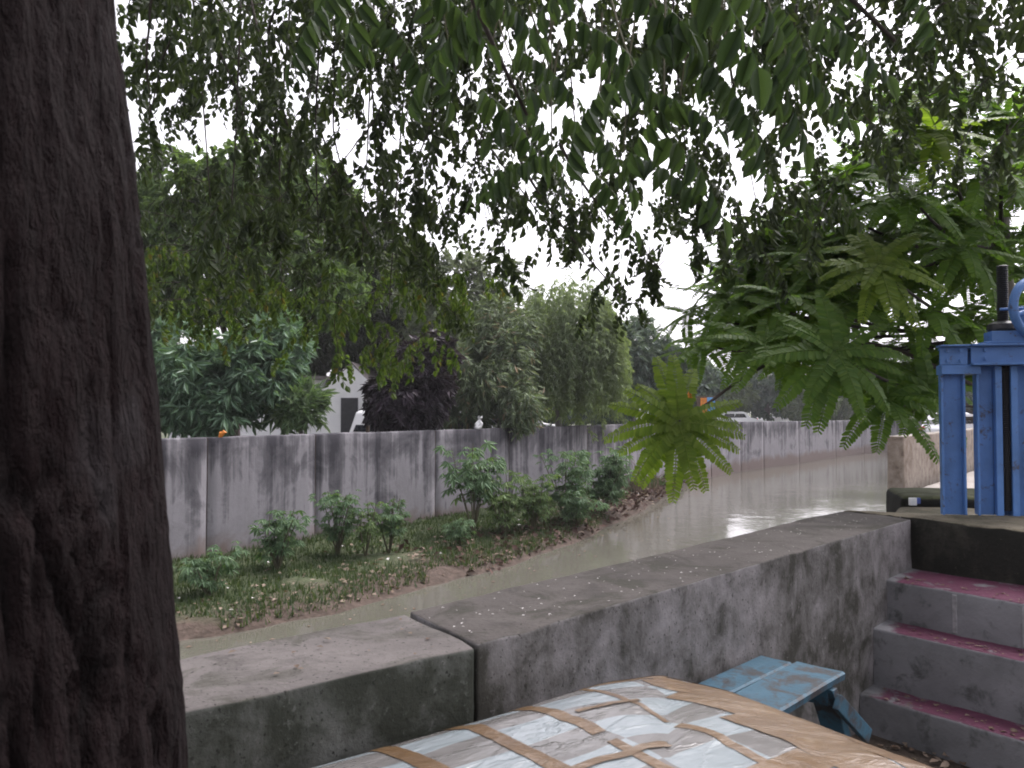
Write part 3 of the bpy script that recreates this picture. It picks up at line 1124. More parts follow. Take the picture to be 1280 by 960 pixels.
HT = 0.885
PW = .132
a_B, a_C, a_D = .194, .367, .560
for a in (0.0, a_D):
    channel('post', a, PW, .060, -.005, HT)
for a in (a_B, a_C):
    m = MB()                                    # guide post: solid face with a deeper side flange
    s_ = 1 if a == a_B else -1
    m.box(gp(a - .018 * s_, 0, HT / 2), (.088, .03, HT), GR)
    m.box(gp(a + .045 * s_, -.02, HT / 2), (.035, .10, HT - .004), GR)
    m.box(gp(a - .066 * s_, -.03, HT / 2), (.012, .085, HT - .004), GR)
    adopt(gate, m.build('guide_post', M['blue_steel'], bevel=.002))
for a0, a1 in ((-.066, .135), (.43, .63)):
    m = MB()
    m.box(gp((a0 + a1) / 2, -.03, HT + .008 - .03), (a1 - a0 + .01, .13, .055), GR)
    adopt(gate, m.build('tie_plate', M['blue_steel'], bevel=.002))
# head beams
ibeam('head_beam', gp(.085, -.10, HT + .063), gp(.66, -.10, HT + .063), .125, .11, gy)
ibeam('head_beam', gp(-.05, .02, HT + .058), gp(.65, .06, HT + .058), .113, .10, gy)
m = MB(); m.box(gp(-.005, -.09, HT + .06), (.15, .014, .105), GR); m.box(gp(-.005, -.085, HT + .118), (.16, .12, .010), GR)
adopt(gate, m.build('end_plate', M['blue_steel'], bevel=.002))
m = MB(); m.box(gp(.32, -.05, HT + .165), (.26, .15, .07), GR); m.box(gp(.32, -.05, HT + .133), (.34, .17, .012), GR)
adopt(gate, m.build('bearing_block', M['blue_steel'], bevel=.004))
m = MB()
m.tube([gp(.28, -.03, HT + .20), gp(.28, -.03, HT + .215), gp(.28, -.03, HT + .245), gp(.28, -.03, HT + .262)], [.075, .088, .085, .05], 20)
adopt(gate, m.build('collar', M['black_steel']))
# threaded screw
zz = np.arange(.03, HT + .60, .006)
m = MB()
m.tube([gp(.28, -.03, z) for z in zz], [.028 + (.005 if i % 2 else -.002) for i in range(len(zz))], 12)
adopt(gate, m.build('screw', M['black_steel']))
# bolts on the beam
m = MB()
bolt0 = None
for (a, c_) in ((-.04, .03), (-.04, .09), (.03, .03), (.03, .09), (.16, .04), (.16, .09), (.5, .04), (.5, .09)):
    if bolt0 is None:
        m = MB(); m.tube([gp(a, -.165 if a > .1 else -.098, HT + c_), gp(a, -.178 if a > .1 else -.112, HT + c_)], .011, 6)
        m.build('x', M['blue_steel'])
        ob = bpy.data.objects['x']; ob.name = 'bolt'; adopt(gate, ob); bolt0 = 1
    else:
        m = MB(); m.tube([gp(a, -.11, HT + c_), gp(a, -.125, HT + c_)], .011, 6)
        adopt(gate, m.build('bolt', M['blue_steel']))
# handwheel seen almost edge-on, beside the screw
wc = gp(.425, -.12, HT + .33)
ax = norm(gx * .5 - gy * .86)                   # wheel axle
wu = norm(np.cross(ax, gz)); wv = np.cross(ax, wu)
an = np.linspace(0, 2 * np.pi, 37)
m = MB()
ringp = np.array([wc + .165 * (math.cos(t) * wu + math.sin(t) * wv) for t in an[:-1]])
ring_t = []
nn = 10
vv = []
for kk, t in enumerate(an[:-1]):
    rad = math.cos(t) * wu + math.sin(t) * wv
    for q_ in range(nn):
        b_ = 2 * np.pi * q_ / nn
        vv.append(ringp[kk] + .021 * math.cos(b_) * rad + .030 * math.sin(b_) * ax)
ff = [((kk * nn + q_), (kk * nn + (q_ + 1) % nn), (((kk + 1) % 36) * nn + (q_ + 1) % nn), (((kk + 1) % 36) * nn + q_)) for kk in range(36) for q_ in range(nn)]
m.add(vv, ff)
wheel = m.build('handwheel', M['blue_steel'], smooth=True)
adopt(gate, wheel)
for kk in range(5):
    t = 2 * np.pi * kk / 5 + .3
    m = MB(); m.tube([wc, wc + .16 * (math.cos(t) * wu + math.sin(t) * wv)], .012, 8)
    sp = m.build('spoke', M['blue_steel']); sp.parent = wheel
    sp.matrix_parent_inverse = Matrix.Identity(4)
m = MB(); m.tube([wc - ax * .10, wc + ax * .05], .022, 10)
adopt(gate, m.build('axle', M['blue_steel']))
m = MB(); m.tube([gp(.235, -.13, HT + .325), wc], .008, 8)
adopt(gate, m.build('crank_pin', M['blue_steel']))
m = MB(); m.box(wc - ax * .08 - gz * .09, (.05, .05, .22), GR)
adopt(gate, m.build('wheel_bracket', M['blue_steel'], bevel=.003))
# gate leaf down between the guides (behind the platform edge)
m = MB(); m.box(gp(.32, .03, .10), (.11, .02, .22), GR)
adopt(gate, m.build('gate_leaf', M['blue_steel'], bevel=.003))

# ------------------------------------------------------------------ blue bench
BZ = .63
bdir = dR; bn = np.array([dR[1], -dR[0]])         # bn points from the wall towards the yard
Bc = P(949, 813, 3.26)[:2]                        # far, wall-side corner
bench = thing('wooden_bench', (Bc[0], Bc[1], 0), 'worn light blue wooden bench against the dark parapet by the steps', 'bench')
BL = 1.15


def bb(al, ac, z):
    p = Bc - bdir * al + bn * ac
    return np.array([p[0], p[1], z])


BRm = np.stack([np.r_[-bdir, 0], np.r_[bn, 0], [0, 0, 1]], -1)
if np.linalg.det(BRm) < 0:
    BRm[:, 1] *= 1
for c0, c1, dz in ((0.0, .135, 0), (.143, .335, .004)):
    m = MB()
    nL = 24
    # plank with slightly ragged ends and bowed surface
    X = np.linspace(0, BL, nL); 
    for_ = []
    for i_, x in enumerate(X):
        wob = .004 * math.sin(x * 9 + c0 * 30)
        e = (.012 * math.sin(c0 * 55)) if i_ == 0 else 0
        for (cc, z) in ((c0 + .003, BZ - .028), (c0, BZ - .006), (c0 + .008, BZ), ((c0 + c1) / 2, BZ - .002), (c1 - .008, BZ), (c1, BZ - .006), (c1 - .003, BZ - .028)):
            for_.append(bb(x - e, cc + wob * .5, z + dz + .003 * math.sin(x * 5)))
    f = [tuple(int(q_) for q_ in r_) for r_ in grid_faces(nL, 7)]
    nn7 = 7
    for i_ in range(nL - 1):
        f.append((i_ * 7, (i_ + 1) * 7, (i_ + 1) * 7 + 6, i_ * 7 + 6))
    f.append(tuple(range(6, -1, -1))); f.append(tuple((nL - 1) * 7 + q_ for q_ in range(7)))
    m.add(for_, f)
    bm_o = m.build('seat_plank', M['bench'])
    adopt(bench, bm_o)
for al in (.10, BL - .10):
    m = MB(); m.box(bb(al, .17, BZ - .062), (.035, .30, .06), BRm)
    adopt(bench, m.build('cross_rail', M['bench'], bevel=.003))
    for s_ in (0, 1):
        m = MB()
        top = bb(al, .05 if s_ == 0 else .295, BZ - .03); bot = bb(al - .28 if al < .5 else al + .2, .02 if s_ == 0 else .335, 0.0)
        wv_ = np.r_[-bdir, 0] * .022; tv2 = np.r_[bn, 0] * .045
        m.add([top - wv_ - tv2, top + wv_ - tv2, top + wv_ + tv2, top - wv_ + tv2, bot - wv_ - tv2, bot + wv_ - tv2, bot + wv_ + tv2, bot - wv_ + tv2],
              [(0, 1, 2, 3), (7, 6, 5, 4), (0, 4, 5, 1), (1, 5, 6, 2), (2, 6, 7, 3), (3, 7, 4, 0)])
        adopt(bench, m.build('leg', M['bench'], bevel=.003))
# slanting end brace
m = MB()
p0, p1 = bb(-.012, .30, BZ - .045), bb(-.03, -.005 + .03, BZ - .30)
d = norm(p1 - p0); sd_ = np.r_[-bdir, 0]
up_ = norm(np.cross(d, sd_))
p0, p1 = bb(.16, .372, BZ - .05), bb(-.085, .384, BZ - .235)
adopt(bench, (lambda mm: mm.build('brace', M['bench'], bevel=.003))((lambda mm: (mm.box((p0 + p1) / 2, (.022, np.linalg.norm(p1 - p0), .055), np.stack([np.cross(norm(p1 - p0), [0, 0, 1.0]) / np.linalg.norm(np.cross(norm(p1 - p0), [0, 0, 1.0])), norm(p1 - p0), np.cross(np.cross(norm(p1 - p0), [0, 0, 1.0]) / np.linalg.norm(np.cross(norm(p1 - p0), [0, 0, 1.0])), norm(p1 - p0))], -1)), mm)[1])(MB())))
m = MB(); m.box(bb(BL / 2, .17, BZ - .36), (BL - .22, .03, .06), BRm)
adopt(bench, m.build('stretcher', M['bench'], bevel=.003))

# ------------------------------------------------------------------ taped table in front
TZ = .845
TC = np.array([.46, 2.545])                        # far corner
tu = norm(np.array([-.79, -.61])); tw = norm(np.array([.56, -.83]))   # along the wall, across
TL, TW = 1.7, 1.0
table = thing('covered_table', (TC[0] + tu[0] * .8 + tw[0] * .5, TC[1] + tu[1] * .8 + tw[1] * .5, 0), 'padded table wrapped in checked plastic sheet and brown packing tape', 'table')


def tab(u, v, lift=0.0):
    """point on the padded top; u along, v across (metres), vectorised"""
    u = np.asarray(u, float); v = np.asarray(v, float)
    rc = .60                                        # rounded plan corner
    uu, vv_ = u.copy(), v.copy()
    cx, cy = np.clip(rc - u, 0, None), np.clip(rc - v, 0, None)
    both = (cx > 0) & (cy > 0)
    m_ = np.maximum(cx, cy); l_ = np.maximum(np.hypot(cx, cy), 1e-9)
    k_ = np.where(both, m_ / l_, 1)
    uu = np.where(both, rc - cx * k_, u); vv_ = np.where(both, rc - cy * k_, v)
    e = np.minimum(np.minimum(uu, TL - uu), np.minimum(vv_, TW - vv_))
    dome = .085 * (1 - np.exp(-np.clip(e, 0, 1) / .14))
    p3 = np.column_stack([uu * 7, vv_ * 9, np.zeros(len(uu))])
    wr = (fbm(p3 * .6, 2, 77) - .5) * .016 + (fbm(p3 * np.array([1.0, 2.0, 1]) + 9, 3, 78) - .5) * .008
    z = TZ - .045 + dome + wr * np.clip(e / .08, 0.1, 1) + lift
    xy = TC + uu[:, None] * tu + vv_[:, None] * tw
    return np.column_stack([xy, z])


nu_, nv_ = 300, 190
Uu, Vv = np.meshgrid(np.linspace(0, TL, nu_), np.linspace(0, TW, nv_), indexing='ij')
top = tab(Uu.ravel(), Vv.ravel())
o = fast_mesh('plastic_cover', top, grid_faces(nu_, nv_), M['cover'], smooth=True, uv=np.column_stack([Uu.ravel(), Vv.ravel()]))
adopt(table, o)
# skirt below the rounded edge
per = [(u, 0) for u in np.linspace(TL, 0, 60)] + [(0, v) for v in np.linspace(0, TW, 40)[1:]] + [(u, TW) for u in np.linspace(0, TL, 60)[1:]] + [(TL, v) for v in np.linspace(TW, 0, 40)[1:]]
per = np.array(per)
e0 = tab(per[:, 0], per[:, 1])
rows = [e0 + [0, 0, .002]]
cen = e0.mean(0)
for dz, out_ in ((-.012, .008), (-.03, .010), (-.055, .006), (-.075, -.01)):
    q_ = e0.copy(); dd = norm((e0 - cen) * [1, 1, 0]); q_ += dd * out_ + np.array([0, 0, dz]); rows.append(q_)
vv = np.stack(rows, 1).reshape(-1, 3)
adopt(table, fast_mesh('edge_tape', vv, grid_faces(len(per), 5), M['tape'], smooth=True))


def strip(u0, v0, u1, v1, wid, lift, seed):
    """tape stuck on the padded top from (u0,v0) to (u1,v1)"""
    n = 60
    t = np.linspace(0, 1, n)
    d = np.array([u1 - u0, v1 - v0]); d = d / np.linalg.norm(d); nn_ = np.array([-d[1], d[0]])
    cu = u0 + (u1 - u0) * t; cv = v0 + (v1 - v0) * t
    wob = (fbm(np.column_stack([t * 6, np.full(n, seed * 3.3), np.zeros(n)]), 3, seed) - .5) * .02
    ks = np.linspace(-.5, .5, 9)
    pu = (cu[:, None] + nn_[0] * (ks * wid + wob[:, None])); pv = (cv[:, None] + nn_[1] * (ks * wid + wob[:, None]))
    p = tab(np.clip(pu.ravel(), .002, TL), np.clip(pv.ravel(), .002, TW), lift)
    adopt(table, fast_mesh('tape_strip', p, grid_faces(n, 9), M['tape'], smooth=True))


# border tapes, then strips across
strip(.0, .012, TL, .016, .026, .0008, 1)
strip(.052, 0, .052, TW, .07, .0012, 2)
strip(.115, 0.04, .13, TW, .07, .0016, 3)
strip(.19, 0.22, .21, TW, .07, .0020, 14)
strip(.25, 0.48, .28, TW, .07, .0024, 15)
for q_, (u0, v0, u1, v1, w_) in enumerate([(.375, .03, .40, .40, .024), (.408, .45, .43, .95, .03), (.60, .0, .615, .40, .040), (.63, .45, .62, 1.0, .03), (.80, 0, .805, .62, .042), (1.005, 0, 1.0, .8, .046), (1.21, 0, 1.20, 1.0, .05), (1.42, 0, 1.40, 1.0, .05)]):
    strip(u0, v0, u1, v1, w_, .0013 + .00012 * q_, 20 + q_)
for q_, (u0, v0, u1, v1, w_) in enumerate([(.36, .245, .57, .26, .018), (.52, .52, .9, .50, .025), (.3, .74, .9, .76, .09)]):
    strip(u0, v0, u1, v1, w_, .0026 + .0002 * q_, 40 + q_)
for u_, v_ in ((.12, .12), (TL - .12, .12), (.12, TW - .12), (TL - .12, TW - .12)):
    p = TC + tu * u_ + tw * v_
    m = MB(); m.box((p[0], p[1], .36), (.06, .06, .72), np.stack([np.r_[tu, 0], np.r_[tw, 0], [0, 0, 1]], -1))
    adopt(table, m.build('leg', M['wood'], bevel=.003))

# ------------------------------------------------------------------ foliage templates
def leaflet(L=1.0, W=.5, fold=.12, droop=.15, seg=2):
    """pointed oval leaf along +Y, folded on the midrib. triangles"""
    ys = np.linspace(0, 1, seg + 2)
    mid = [(0, y * L, -droop * L * y * y) for y in ys]
    prof = [0] + [math.sin(math.pi * (y ** .8)) for y in ys[1:-1]] + [0]
    v = [mid[0], mid[-1]]
    tris = []
    idx_m = [0]
    for y, m_ in list(zip(ys, mid))[1:-1]:
        idx_m.append(len(v)); v.append(m_)
    idx_m.append(1)
    for s_ in (-1, 1):
        idx_e = [0]
        for q_, y in enumerate(ys[1:-1]):
            idx_e.append(len(v))
            v.append((s_ * W / 2 * prof[q_ + 1] * L, y * L, mid[q_ + 1][2] + fold * W * L))
        idx_e.append(1)
        for q_ in range(len(idx_m) - 1):
            a, b, c_, d_ = idx_m[q_], idx_m[q_ + 1], idx_e[q_], idx_e[q_ + 1]
            if a == c_: tris.append((a, d_, b))
            elif b == d_: tris.append((a, c_, b))
            else: tris += [(a, c_, d_), (a, d_, b)]
    return np.array(v, float), np.array(tris)


def merge(items):
    """items: (verts, tris, R, T, s)"""
    V, Fc, n = [], [], 0
    for v, f, Rm, T, s_ in items:
        V.append((v * s_) @ np.asarray(Rm).T + T); Fc.append(f + n); n += len(v)
    return np.concatenate(V), np.concatenate(Fc)


def rotz(a): return np.array(Matrix.Rotation(a, 3, 'Z'))
def rotx(a): return np.array(Matrix.Rotation(a, 3, 'X'))
def roty(a): return np.array(Matrix.Rotation(a, 3, 'Y'))


def compound(rach=.16, n=7, L=.06, W=.55, droop=.5, ang=62, seg=2, seed=0, stalk=True, pitch=(.45, 1.2)):
    """pinnate leaf: rachis along +Y bending down, ovate hanging leaflets"""
    rr = random.Random(seed)
    lv, lf = leaflet(1, W, .16, .22, seg)
    items = []
    rp = []
    for i_ in range(n):
        t = (i_ + .8) / n
        y = rach * t
        z = -droop * rach * t * t
        rp.append((0, y, z))
        if i_ == n - 1:
            Rm = rotz(rr.uniform(-.2, .2)) @ rotx(-droop - .3)
            items.append((lv, lf, Rm, np.array((0, y, z)), L * 1.1))
        else:
            s_ = 1 if i_ % 2 else -1
            Rm = rotz(s_ * -R(ang + rr.uniform(-12, 12))) @ rotx(-rr.uniform(*pitch))
            items.append((lv, lf, Rm, np.array((s_ * .002, y, z)), L * rr.uniform(.8, 1.1)))
    if stalk:
        pts_ = np.array([(0, 0, 0)] + rp)
        wd_ = .0016
        sv = np.concatenate([pts_ + [wd_, 0, 0], pts_ - [wd_, 0, 0]])
        k_ = len(pts_)
        sf = []
        for i_ in range(k_ - 1):
            sf += [(i_, i_ + 1, k_ + i_ + 1), (i_, k_ + i_ + 1, k_ + i_)]
        items.append((sv, np.array(sf), np.eye(3), np.zeros(3), 1))
    return merge(items)


# ------------------------------------------------------------------ the shade tree (trunk at the left, crown overhead)
TCX, TCY = -.75, .92
tree = thing('shade_tree', (TCX, TCY, 0), 'large dark barked shade tree with leafy branches hanging over the yard', 'tree')
zs = np.linspace(-.05, 3.6, 420)
na = 260
rad_z = np.interp(zs, [-.05, 0, .5, 1.14, 1.41, 1.61, 1.82, 1.97, 2.12, 3.0, 3.6], [.575, .545, .435, .364, .342, .325, .309, .288, .272, .255, .235])
k_s = np.ones(9) / 9
rad_z = np.convolve(np.pad(rad_z, 4, 'edge'), k_s, 'valid')
aa = np.linspace(0, 2 * np.pi, na, endpoint=False)
Aa, Zz = np.meshgrid(aa, zs, indexing='ij')
cx_, cy_ = np.cos(Aa), np.sin(Aa)
p3 = np.column_stack([(cx_ * 2.4).ravel(), (cy_ * 2.4).ravel(), (Zz * .9).ravel()])
warp = (fbm(p3 * np.array([1.2, 1.2, 2.0]), 3, 61) - .5)
q3 = np.column_stack([(cx_ * 4.6).ravel() + warp * .9, (cy_ * 4.6).ravel() + warp * .9, (Zz * 1.5).ravel() + warp])
nA = fbm(q3, 3, 62)
fiss = 1 - np.clip(np.abs(nA - .5) / .055, 0, 1)          # dark fissures along the iso lines
q4 = np.column_stack([(cx_ * 9).ravel(), (cy_ * 9).ravel(), (Zz * 4.2).ravel()])
nB = fbm(q4 + warp[:, None] * 1.2, 3, 63)
fiss2 = 1 - np.clip(np.abs(nB - .5) / .045, 0, 1)
det = fbm(np.column_stack([(cx_ * 18).ravel(), (cy_ * 18).ravel(), (Zz * 13).ravel()]), 3, 64) - .5
lump = fbm(p3 * 1.3, 2, 65) - .5
depth = np.interp(Zz.ravel(), [0, 1.0, 1.35, 1.8, 2.2], [1.35, 1.3, 1.1, .5, .25])
rr_ = np.tile(rad_z, na) - fiss * .020 * depth - fiss2 * .012 * depth + det * .012 + lump * .022 - .004
tv_ = np.column_stack([TCX + rr_ * cx_.ravel(), TCY + rr_ * cy_.ravel(), Zz.ravel()])
crev = np.clip(np.maximum(fiss * depth, fiss2 * .8 * depth), 0, 1)
trunk = fast_mesh('trunk', tv_, grid_faces(na, len(zs), True), M['bark_big'], smooth=True, uv=np.column_stack([crev, det]))
adopt(tree, trunk)


def limb(name, pts_, r0, r1, mat, parent, n=10, nstep=14, seed=0):
    pts_ = np.asarray(pts_, float)
    sm, t_ = resample(pts_, max(.08, np.linalg.norm(np.diff(pts_, axis=0), axis=1).sum() / nstep))
    for _ in range(2):
        sm[1:-1] = (sm[:-2] + 2 * sm[1:-1] + sm[2:]) / 4
    wob = (np.stack([fbm(np.column_stack([t_ * 1.6, np.full(len(t_), seed * 5.1 + q_ * 9), np.zeros(len(t_))]), 2, seed) for q_ in range(3)], 1) - .5) * .10
    wob[0] = 0
    sm = sm + wob * min(1, r0 * 12)
    m = MB(); m.tube(sm, np.linspace(r0, r1, len(sm)), n)
    o = m.build(name, mat, smooth=True)
    if parent: adopt(parent, o)
    return o


CT = np.array([TCX, TCY, 3.45])
LIMBS = [([CT, (-.4, 2.2, 4.6), (.0, 4.2, 5.6), (.6, 6.8, 6.2), (1.2, 9.5, 6.4)], .17, .05),
         ([CT, (.2, 1.7, 4.6), (1.6, 3.0, 5.2), (3.2, 4.8, 5.6), (4.6, 6.4, 5.7)], .15, .05),
         ([CT, (-1.2, 2.0, 4.6), (-2.2, 4.2, 5.6), (-2.9, 7.0, 6.4), (-3.0, 9.5, 6.6)], .15, .05),
         ([CT, (-1.4, .2, 4.4), (-2.8, -1.2, 5.4), (-4.4, -2.4, 6.0)], .14, .05),
         ([CT, (-.2, .0, 4.6), (.8, -1.4, 5.4), (1.8, -3.0, 6.0)], .13, .04)]
for q_, (lp, r0, r1) in enumerate(LIMBS):
    limb('limb', lp, r0, r1, M['bark'], tree, seed=q_)

CL = [compound(.14, 6 + s_ % 2, .070, .66, .75, 58, 2, s_) for s_ in range(4)]
tw_pts = MB()
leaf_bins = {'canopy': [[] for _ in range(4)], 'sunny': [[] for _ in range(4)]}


def spray(p0, length, bend, sc, mat, spacing=.075, dirn=None, tw_r=.004, lead=.0, skip=.12):
    """one hanging branchlet with alternate pinnate leaves"""
    rr2 = random
    d = np.array(dirn if dirn is not None else (rr2.uniform(-1, 1), rr2.uniform(-.7, .5), rr2.uniform(-.5, .1)), float)
    d /= np.linalg.norm(d)
    p = np.array(p0, float)
    pts_ = [p.copy()]
    ds = spacing
    nst = max(3, int(length / ds))
    lat = rr2.uniform(0, 6.28)
    for i_ in range(nst):
        d = d + np.array([rr2.gauss(0, .10), rr2.gauss(0, .10), -bend * .075 + rr2.gauss(0, .05)])
        d /= np.linalg.norm(d)
        p = p + d * ds
        pts_.append(p.copy())
        if i_ * ds < lead or rr2.random() < skip:
            continue
        lat += 2.3 + rr2.uniform(-.5, .5)
        sd2 = np.array([math.cos(lat), math.sin(lat), -.15 + rr2.uniform(-.25, .25)])
        fw = sd2 * .8 + d * .35 + np.array([0, 0, -.30])
        leaf_bins[mat][rr2.randrange(4)].append((p.copy(), fw, sc * rr2.uniform(.8, 1.2)))
    # terminal leaf
    leaf_bins[mat][rr2.randrange(4)].append((p.copy(), d + np.array([rr2.uniform(-.3, .3), rr2.uniform(-.3, .3), -.2]), sc))
    tw_pts.tube(np.array(pts_), np.linspace(tw_r, tw_r * .35, len(pts_)), 4, cap=False)
    return pts_


def region(x0, x1, y0, y1, d0, d1, n, l0, l1, sc, mat='canopy', bend=1.0, spacing=.075, lead=0.0, skip=.12, gate_=None, dirn=None, tw_r=.004):
    c_ = 0
    while c_ < n:
        px, py = random.uniform(x0, x1), random.uniform(y0, y1)
        if gate_ and not gate_(px, py):
            continue
        D = random.uniform(d0, d1)
        spray(P(px, py, D), random.uniform(l0, l1), bend, sc, mat, spacing, dirn, tw_r, lead, skip)
        c_ += 1


# long drooping strands at the left
for px, py, D, L_ in ((190, -40, 5.4, 1.1), (232, -30, 6.2, 1.3), (262, -20, 5.8, 1.4), (316, -30, 6.6, 2.3), (352, -20, 6.0, 1.7), (384, -30, 7.0, 2.7), (404, -40, 6.4, 2.2), (430, -10, 6.6, 1.9), (468, 0, 7.2, 2.2), (493, -30, 6.8, 2.6), (520, 10, 6.4, 2.0), (548, 10, 6.8, 1.9), (600, -10, 6.2, 1.9), (610, 60, 7.0, 1.6)):
    spray(P(px, py, D), L_, .55, 1.05, 'canopy', .085, (random.uniform(-.16, .05), random.uniform(-.1, .1), -1), .012, .0, .38)
# lacy drape: short leafy twigs spread evenly, thinning out downwards
BX = [150, 200, 260, 340, 400, 480, 560, 640, 700, 770, 830, 900, 960, 1020, 1100, 1290]
BY = [120, 200, 250, 330, 330, 310, 320, 330, 345, 390, 350, 320, 320, 270, 230, 230]
for gx_ in range(150, 1300, 29):
    low = np.interp(gx_, BX, BY)
    for gy_ in range(-70, 400, 29):
        if gy_ > low: break
        f_ = (gy_ + 70) / (low + 70)
        if random.random() > 1.0 - .36 * f_: continue
        if gx_ > 1070 and gy_ > 30 and random.random() < .3: continue
        px, py = gx_ + random.uniform(-24, 24), gy_ - 22 + random.uniform(-24, 24)
        D = random.uniform(5.2, 8.4) if px < 1040 else random.uniform(3.8, 5.2)
        spray(P(px, py, D), random.uniform(.16, .46), .9, random.uniform(.95, 1.3) * (1 if px < 1040 else .75), 'canopy', .072, (random.uniform(-1, 1), random.uniform(-.6, .5), random.uniform(-.5, .15)), .0035, 0, .16)
region(160, 540, -20, 230, 6.2, 9.0, 44, .25, .6, 1.0)
region(520, 900, 40, 260, 6.6, 9.0, 26, .25, .55, .95)
for px0, px1, y1, D in ((240, 262, 250, 6.4), (300, 284, 330, 6.8), (365, 352, 380, 7.0), (405, 398, 300, 6.6), (468, 452, 330, 7.0), (520, 486, 390, 7.2), (580, 610, 290, 6.8), (650, 655, 250, 6.4), (705, 735, 300, 6.6), (760, 752, 260, 6.2), (840, 868, 270, 6.0), (900, 945, 250, 5.8), (1000, 975, 220, 5.6)):
    limb('branch', [P(px0 + (px0 - px1) * .4, -130, D + .2), P(px0, -20, D), P((px0 + px1) / 2 + random.uniform(-10, 10), (y1 - 20) / 2, D), P(px1, y1, D)], .013, .004, M['twig'], tree, 6, 12, int(px0))
region(170, 1090, -80, 30, 4.4, 7.0, 60, .35, .85, .95)
region(300, 1060, -80, 70, 5.0, 8.0, 42, .3, .7, .95)
region(1040, 1300, -80, 40, 3.6, 5.4, 20, .35, .8, .9)
# tapering branch that comes down towards the canal
for (a0, a1, D) in (((690, 270), (790, 385), 6.4), ((740, 250), (830, 340), 6.0), ((860, 215), (935, 315), 5.6), ((600, 170), (700, 300), 6.8)):
    for t in np.linspace(0, 1, 6):
        spray(P(a0[0] + (a1[0] - a0[0]) * t, a0[1] + (a1[1] - a0[1]) * t - 14, D), random.uniform(.2, .4), 1, .85, 'canopy', .06, (random.uniform(-.5, .7), random.uniform(-.3, .3), -.4))
    limb('branch', [P(a0[0] - 40, a0[1] - 70, D), P(*a0, D), P(*a1, D)], .013, .004, M['twig'], tree, 6, 8)
# drape low at the left; sunlit look put into yellower leaf colour
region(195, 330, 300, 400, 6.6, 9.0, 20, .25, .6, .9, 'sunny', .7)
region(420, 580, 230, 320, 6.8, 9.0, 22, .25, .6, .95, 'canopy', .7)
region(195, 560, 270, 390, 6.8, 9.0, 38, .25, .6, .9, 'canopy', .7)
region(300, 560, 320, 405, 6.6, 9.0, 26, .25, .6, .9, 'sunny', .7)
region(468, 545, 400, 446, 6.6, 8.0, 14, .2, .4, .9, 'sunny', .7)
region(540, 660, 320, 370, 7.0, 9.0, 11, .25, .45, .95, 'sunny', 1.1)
region(185, 460, 210, 330, 6.2, 8.5, 20, .35, .7, .95, 'canopy', 1.0)
# crown overhead, above and behind the camera (shades the yard)
for q_ in range(150):
    ang_, rad_ = random.uniform(0, 6.28), 4.6 * math.sqrt(random.random())
    spray((TCX + 1.1 + math.cos(ang_) * rad_, TCY - .3 + math.sin(ang_) * rad_, random.uniform(4.9, 6.6)), random.uniform(.6, 1.2), .6, 2.3, 'canopy', .16, None, .006)

for mk, bins in leaf_bins.items():
    VV, FF, n = [], [], 0
    for b_i, b_ in enumerate(bins):
        if not b_: continue
        T = np.array([x[0] for x in b_]); fw = np.array([x[1] for x in b_]); S = np.array([x[2] for x in b_])
        up = np.column_stack([RNG.normal(0, .35, len(T)), RNG.normal(0, .35, len(T)), np.ones(len(T))])
        v, f = scatter(CL[b_i][0], CL[b_i][1], frames(fw, up), T, S)
        VV.append(v); FF.append(f + n); n += len(v)
    fo = fast_mesh('foliage', np.concatenate(VV), np.concatenate(FF), M[mk])
    tag(fo, kind='stuff')
    adopt(tree, fo)
tw = tw_pts.build('twigs', M['twig'])
tag(tw, kind='stuff')
adopt(tree, tw)

# big leaves close to the lens: each pinnate leaf a part of its own
BIG = []
for s_ in range(5):
    v, f = compound(.36, 11, .115, .52, .35, 62, 4, 100 + s_, True, (.85, 1.35))
    me_o = fast_mesh('leaf', v, f, M['near_leaf'], smooth=False)
    BIG.append(me_o.data)
    bpy.data.objects.remove(me_o)


def put(data, name, p, fwd, up, sc, parent):
    o = bpy.data.objects.new(name, data)
    COL.objects.link(o)
    Rm = frames(np.array([fwd], float), np.array([up], float))[0]
    mw = Matrix.Translation(Vector(p)) @ Matrix([list(r_) for r_ in Rm]).to_4x4() @ Matrix.Scale(sc, 4)
    loc = Vector(parent.location)
    o.parent = parent
    o.matrix_parent_inverse = Matrix.Rotation(-parent.rotation_euler.z, 4, 'Z') @ Matrix.Translation(-loc)
    o.matrix_basis = mw
    return o


bigspots = [(430, -20, 2.4, -.5), (470, 20, 2.6, .4), (520, -30, 2.3, .6), (560, 50, 2.5, -.6), (600, 110, 2.6, .5), (640, 60, 2.3, .7), (690, 90, 2.5, -.6), (700, 20, 2.2, .5), (745, 60, 2.3, .6),
            (775, -20, 2.0, .7), (820, 10, 1.9, .6), (860, 60, 2.0, .8), (800, 110, 2.3, .6), (740, 150, 2.5, .5), (780, 190, 2.5, .7), (690, 190, 2.6, -.8), (830, 165, 2.3, .6), (900, 50, 2.0, .9),
            (940, 60, 2.1, .9), (985, 75, 2.2, .8), (880, 10, 1.9, -.7), (930, -20, 2.0, .6), (620, -10, 2.2, -.6), (575, -40, 2.2, .6), (660, 130, 2.7, .4), (650, 200, 2.8, -.6), (740, 215, 2.7, .5), (970, 0, 2.2, .6),
            (1020, 20, 2.3, .5), (850, 120, 2.2, -.5), (915, 110, 2.3, .4), (760, 100, 2.2, -.4), (480, -40, 2.2, -.4), (400, -10, 2.8, .3), (540, 0, 2.5, .2), (870, -40, 1.8, .3), (730, -40, 1.9, -.3), (1060, -10, 2.4, -.5), (1130, -30, 2.4, .4), (590, 20, 2.9, .1), (700, 140, 2.9, .7)]
stem = MB()
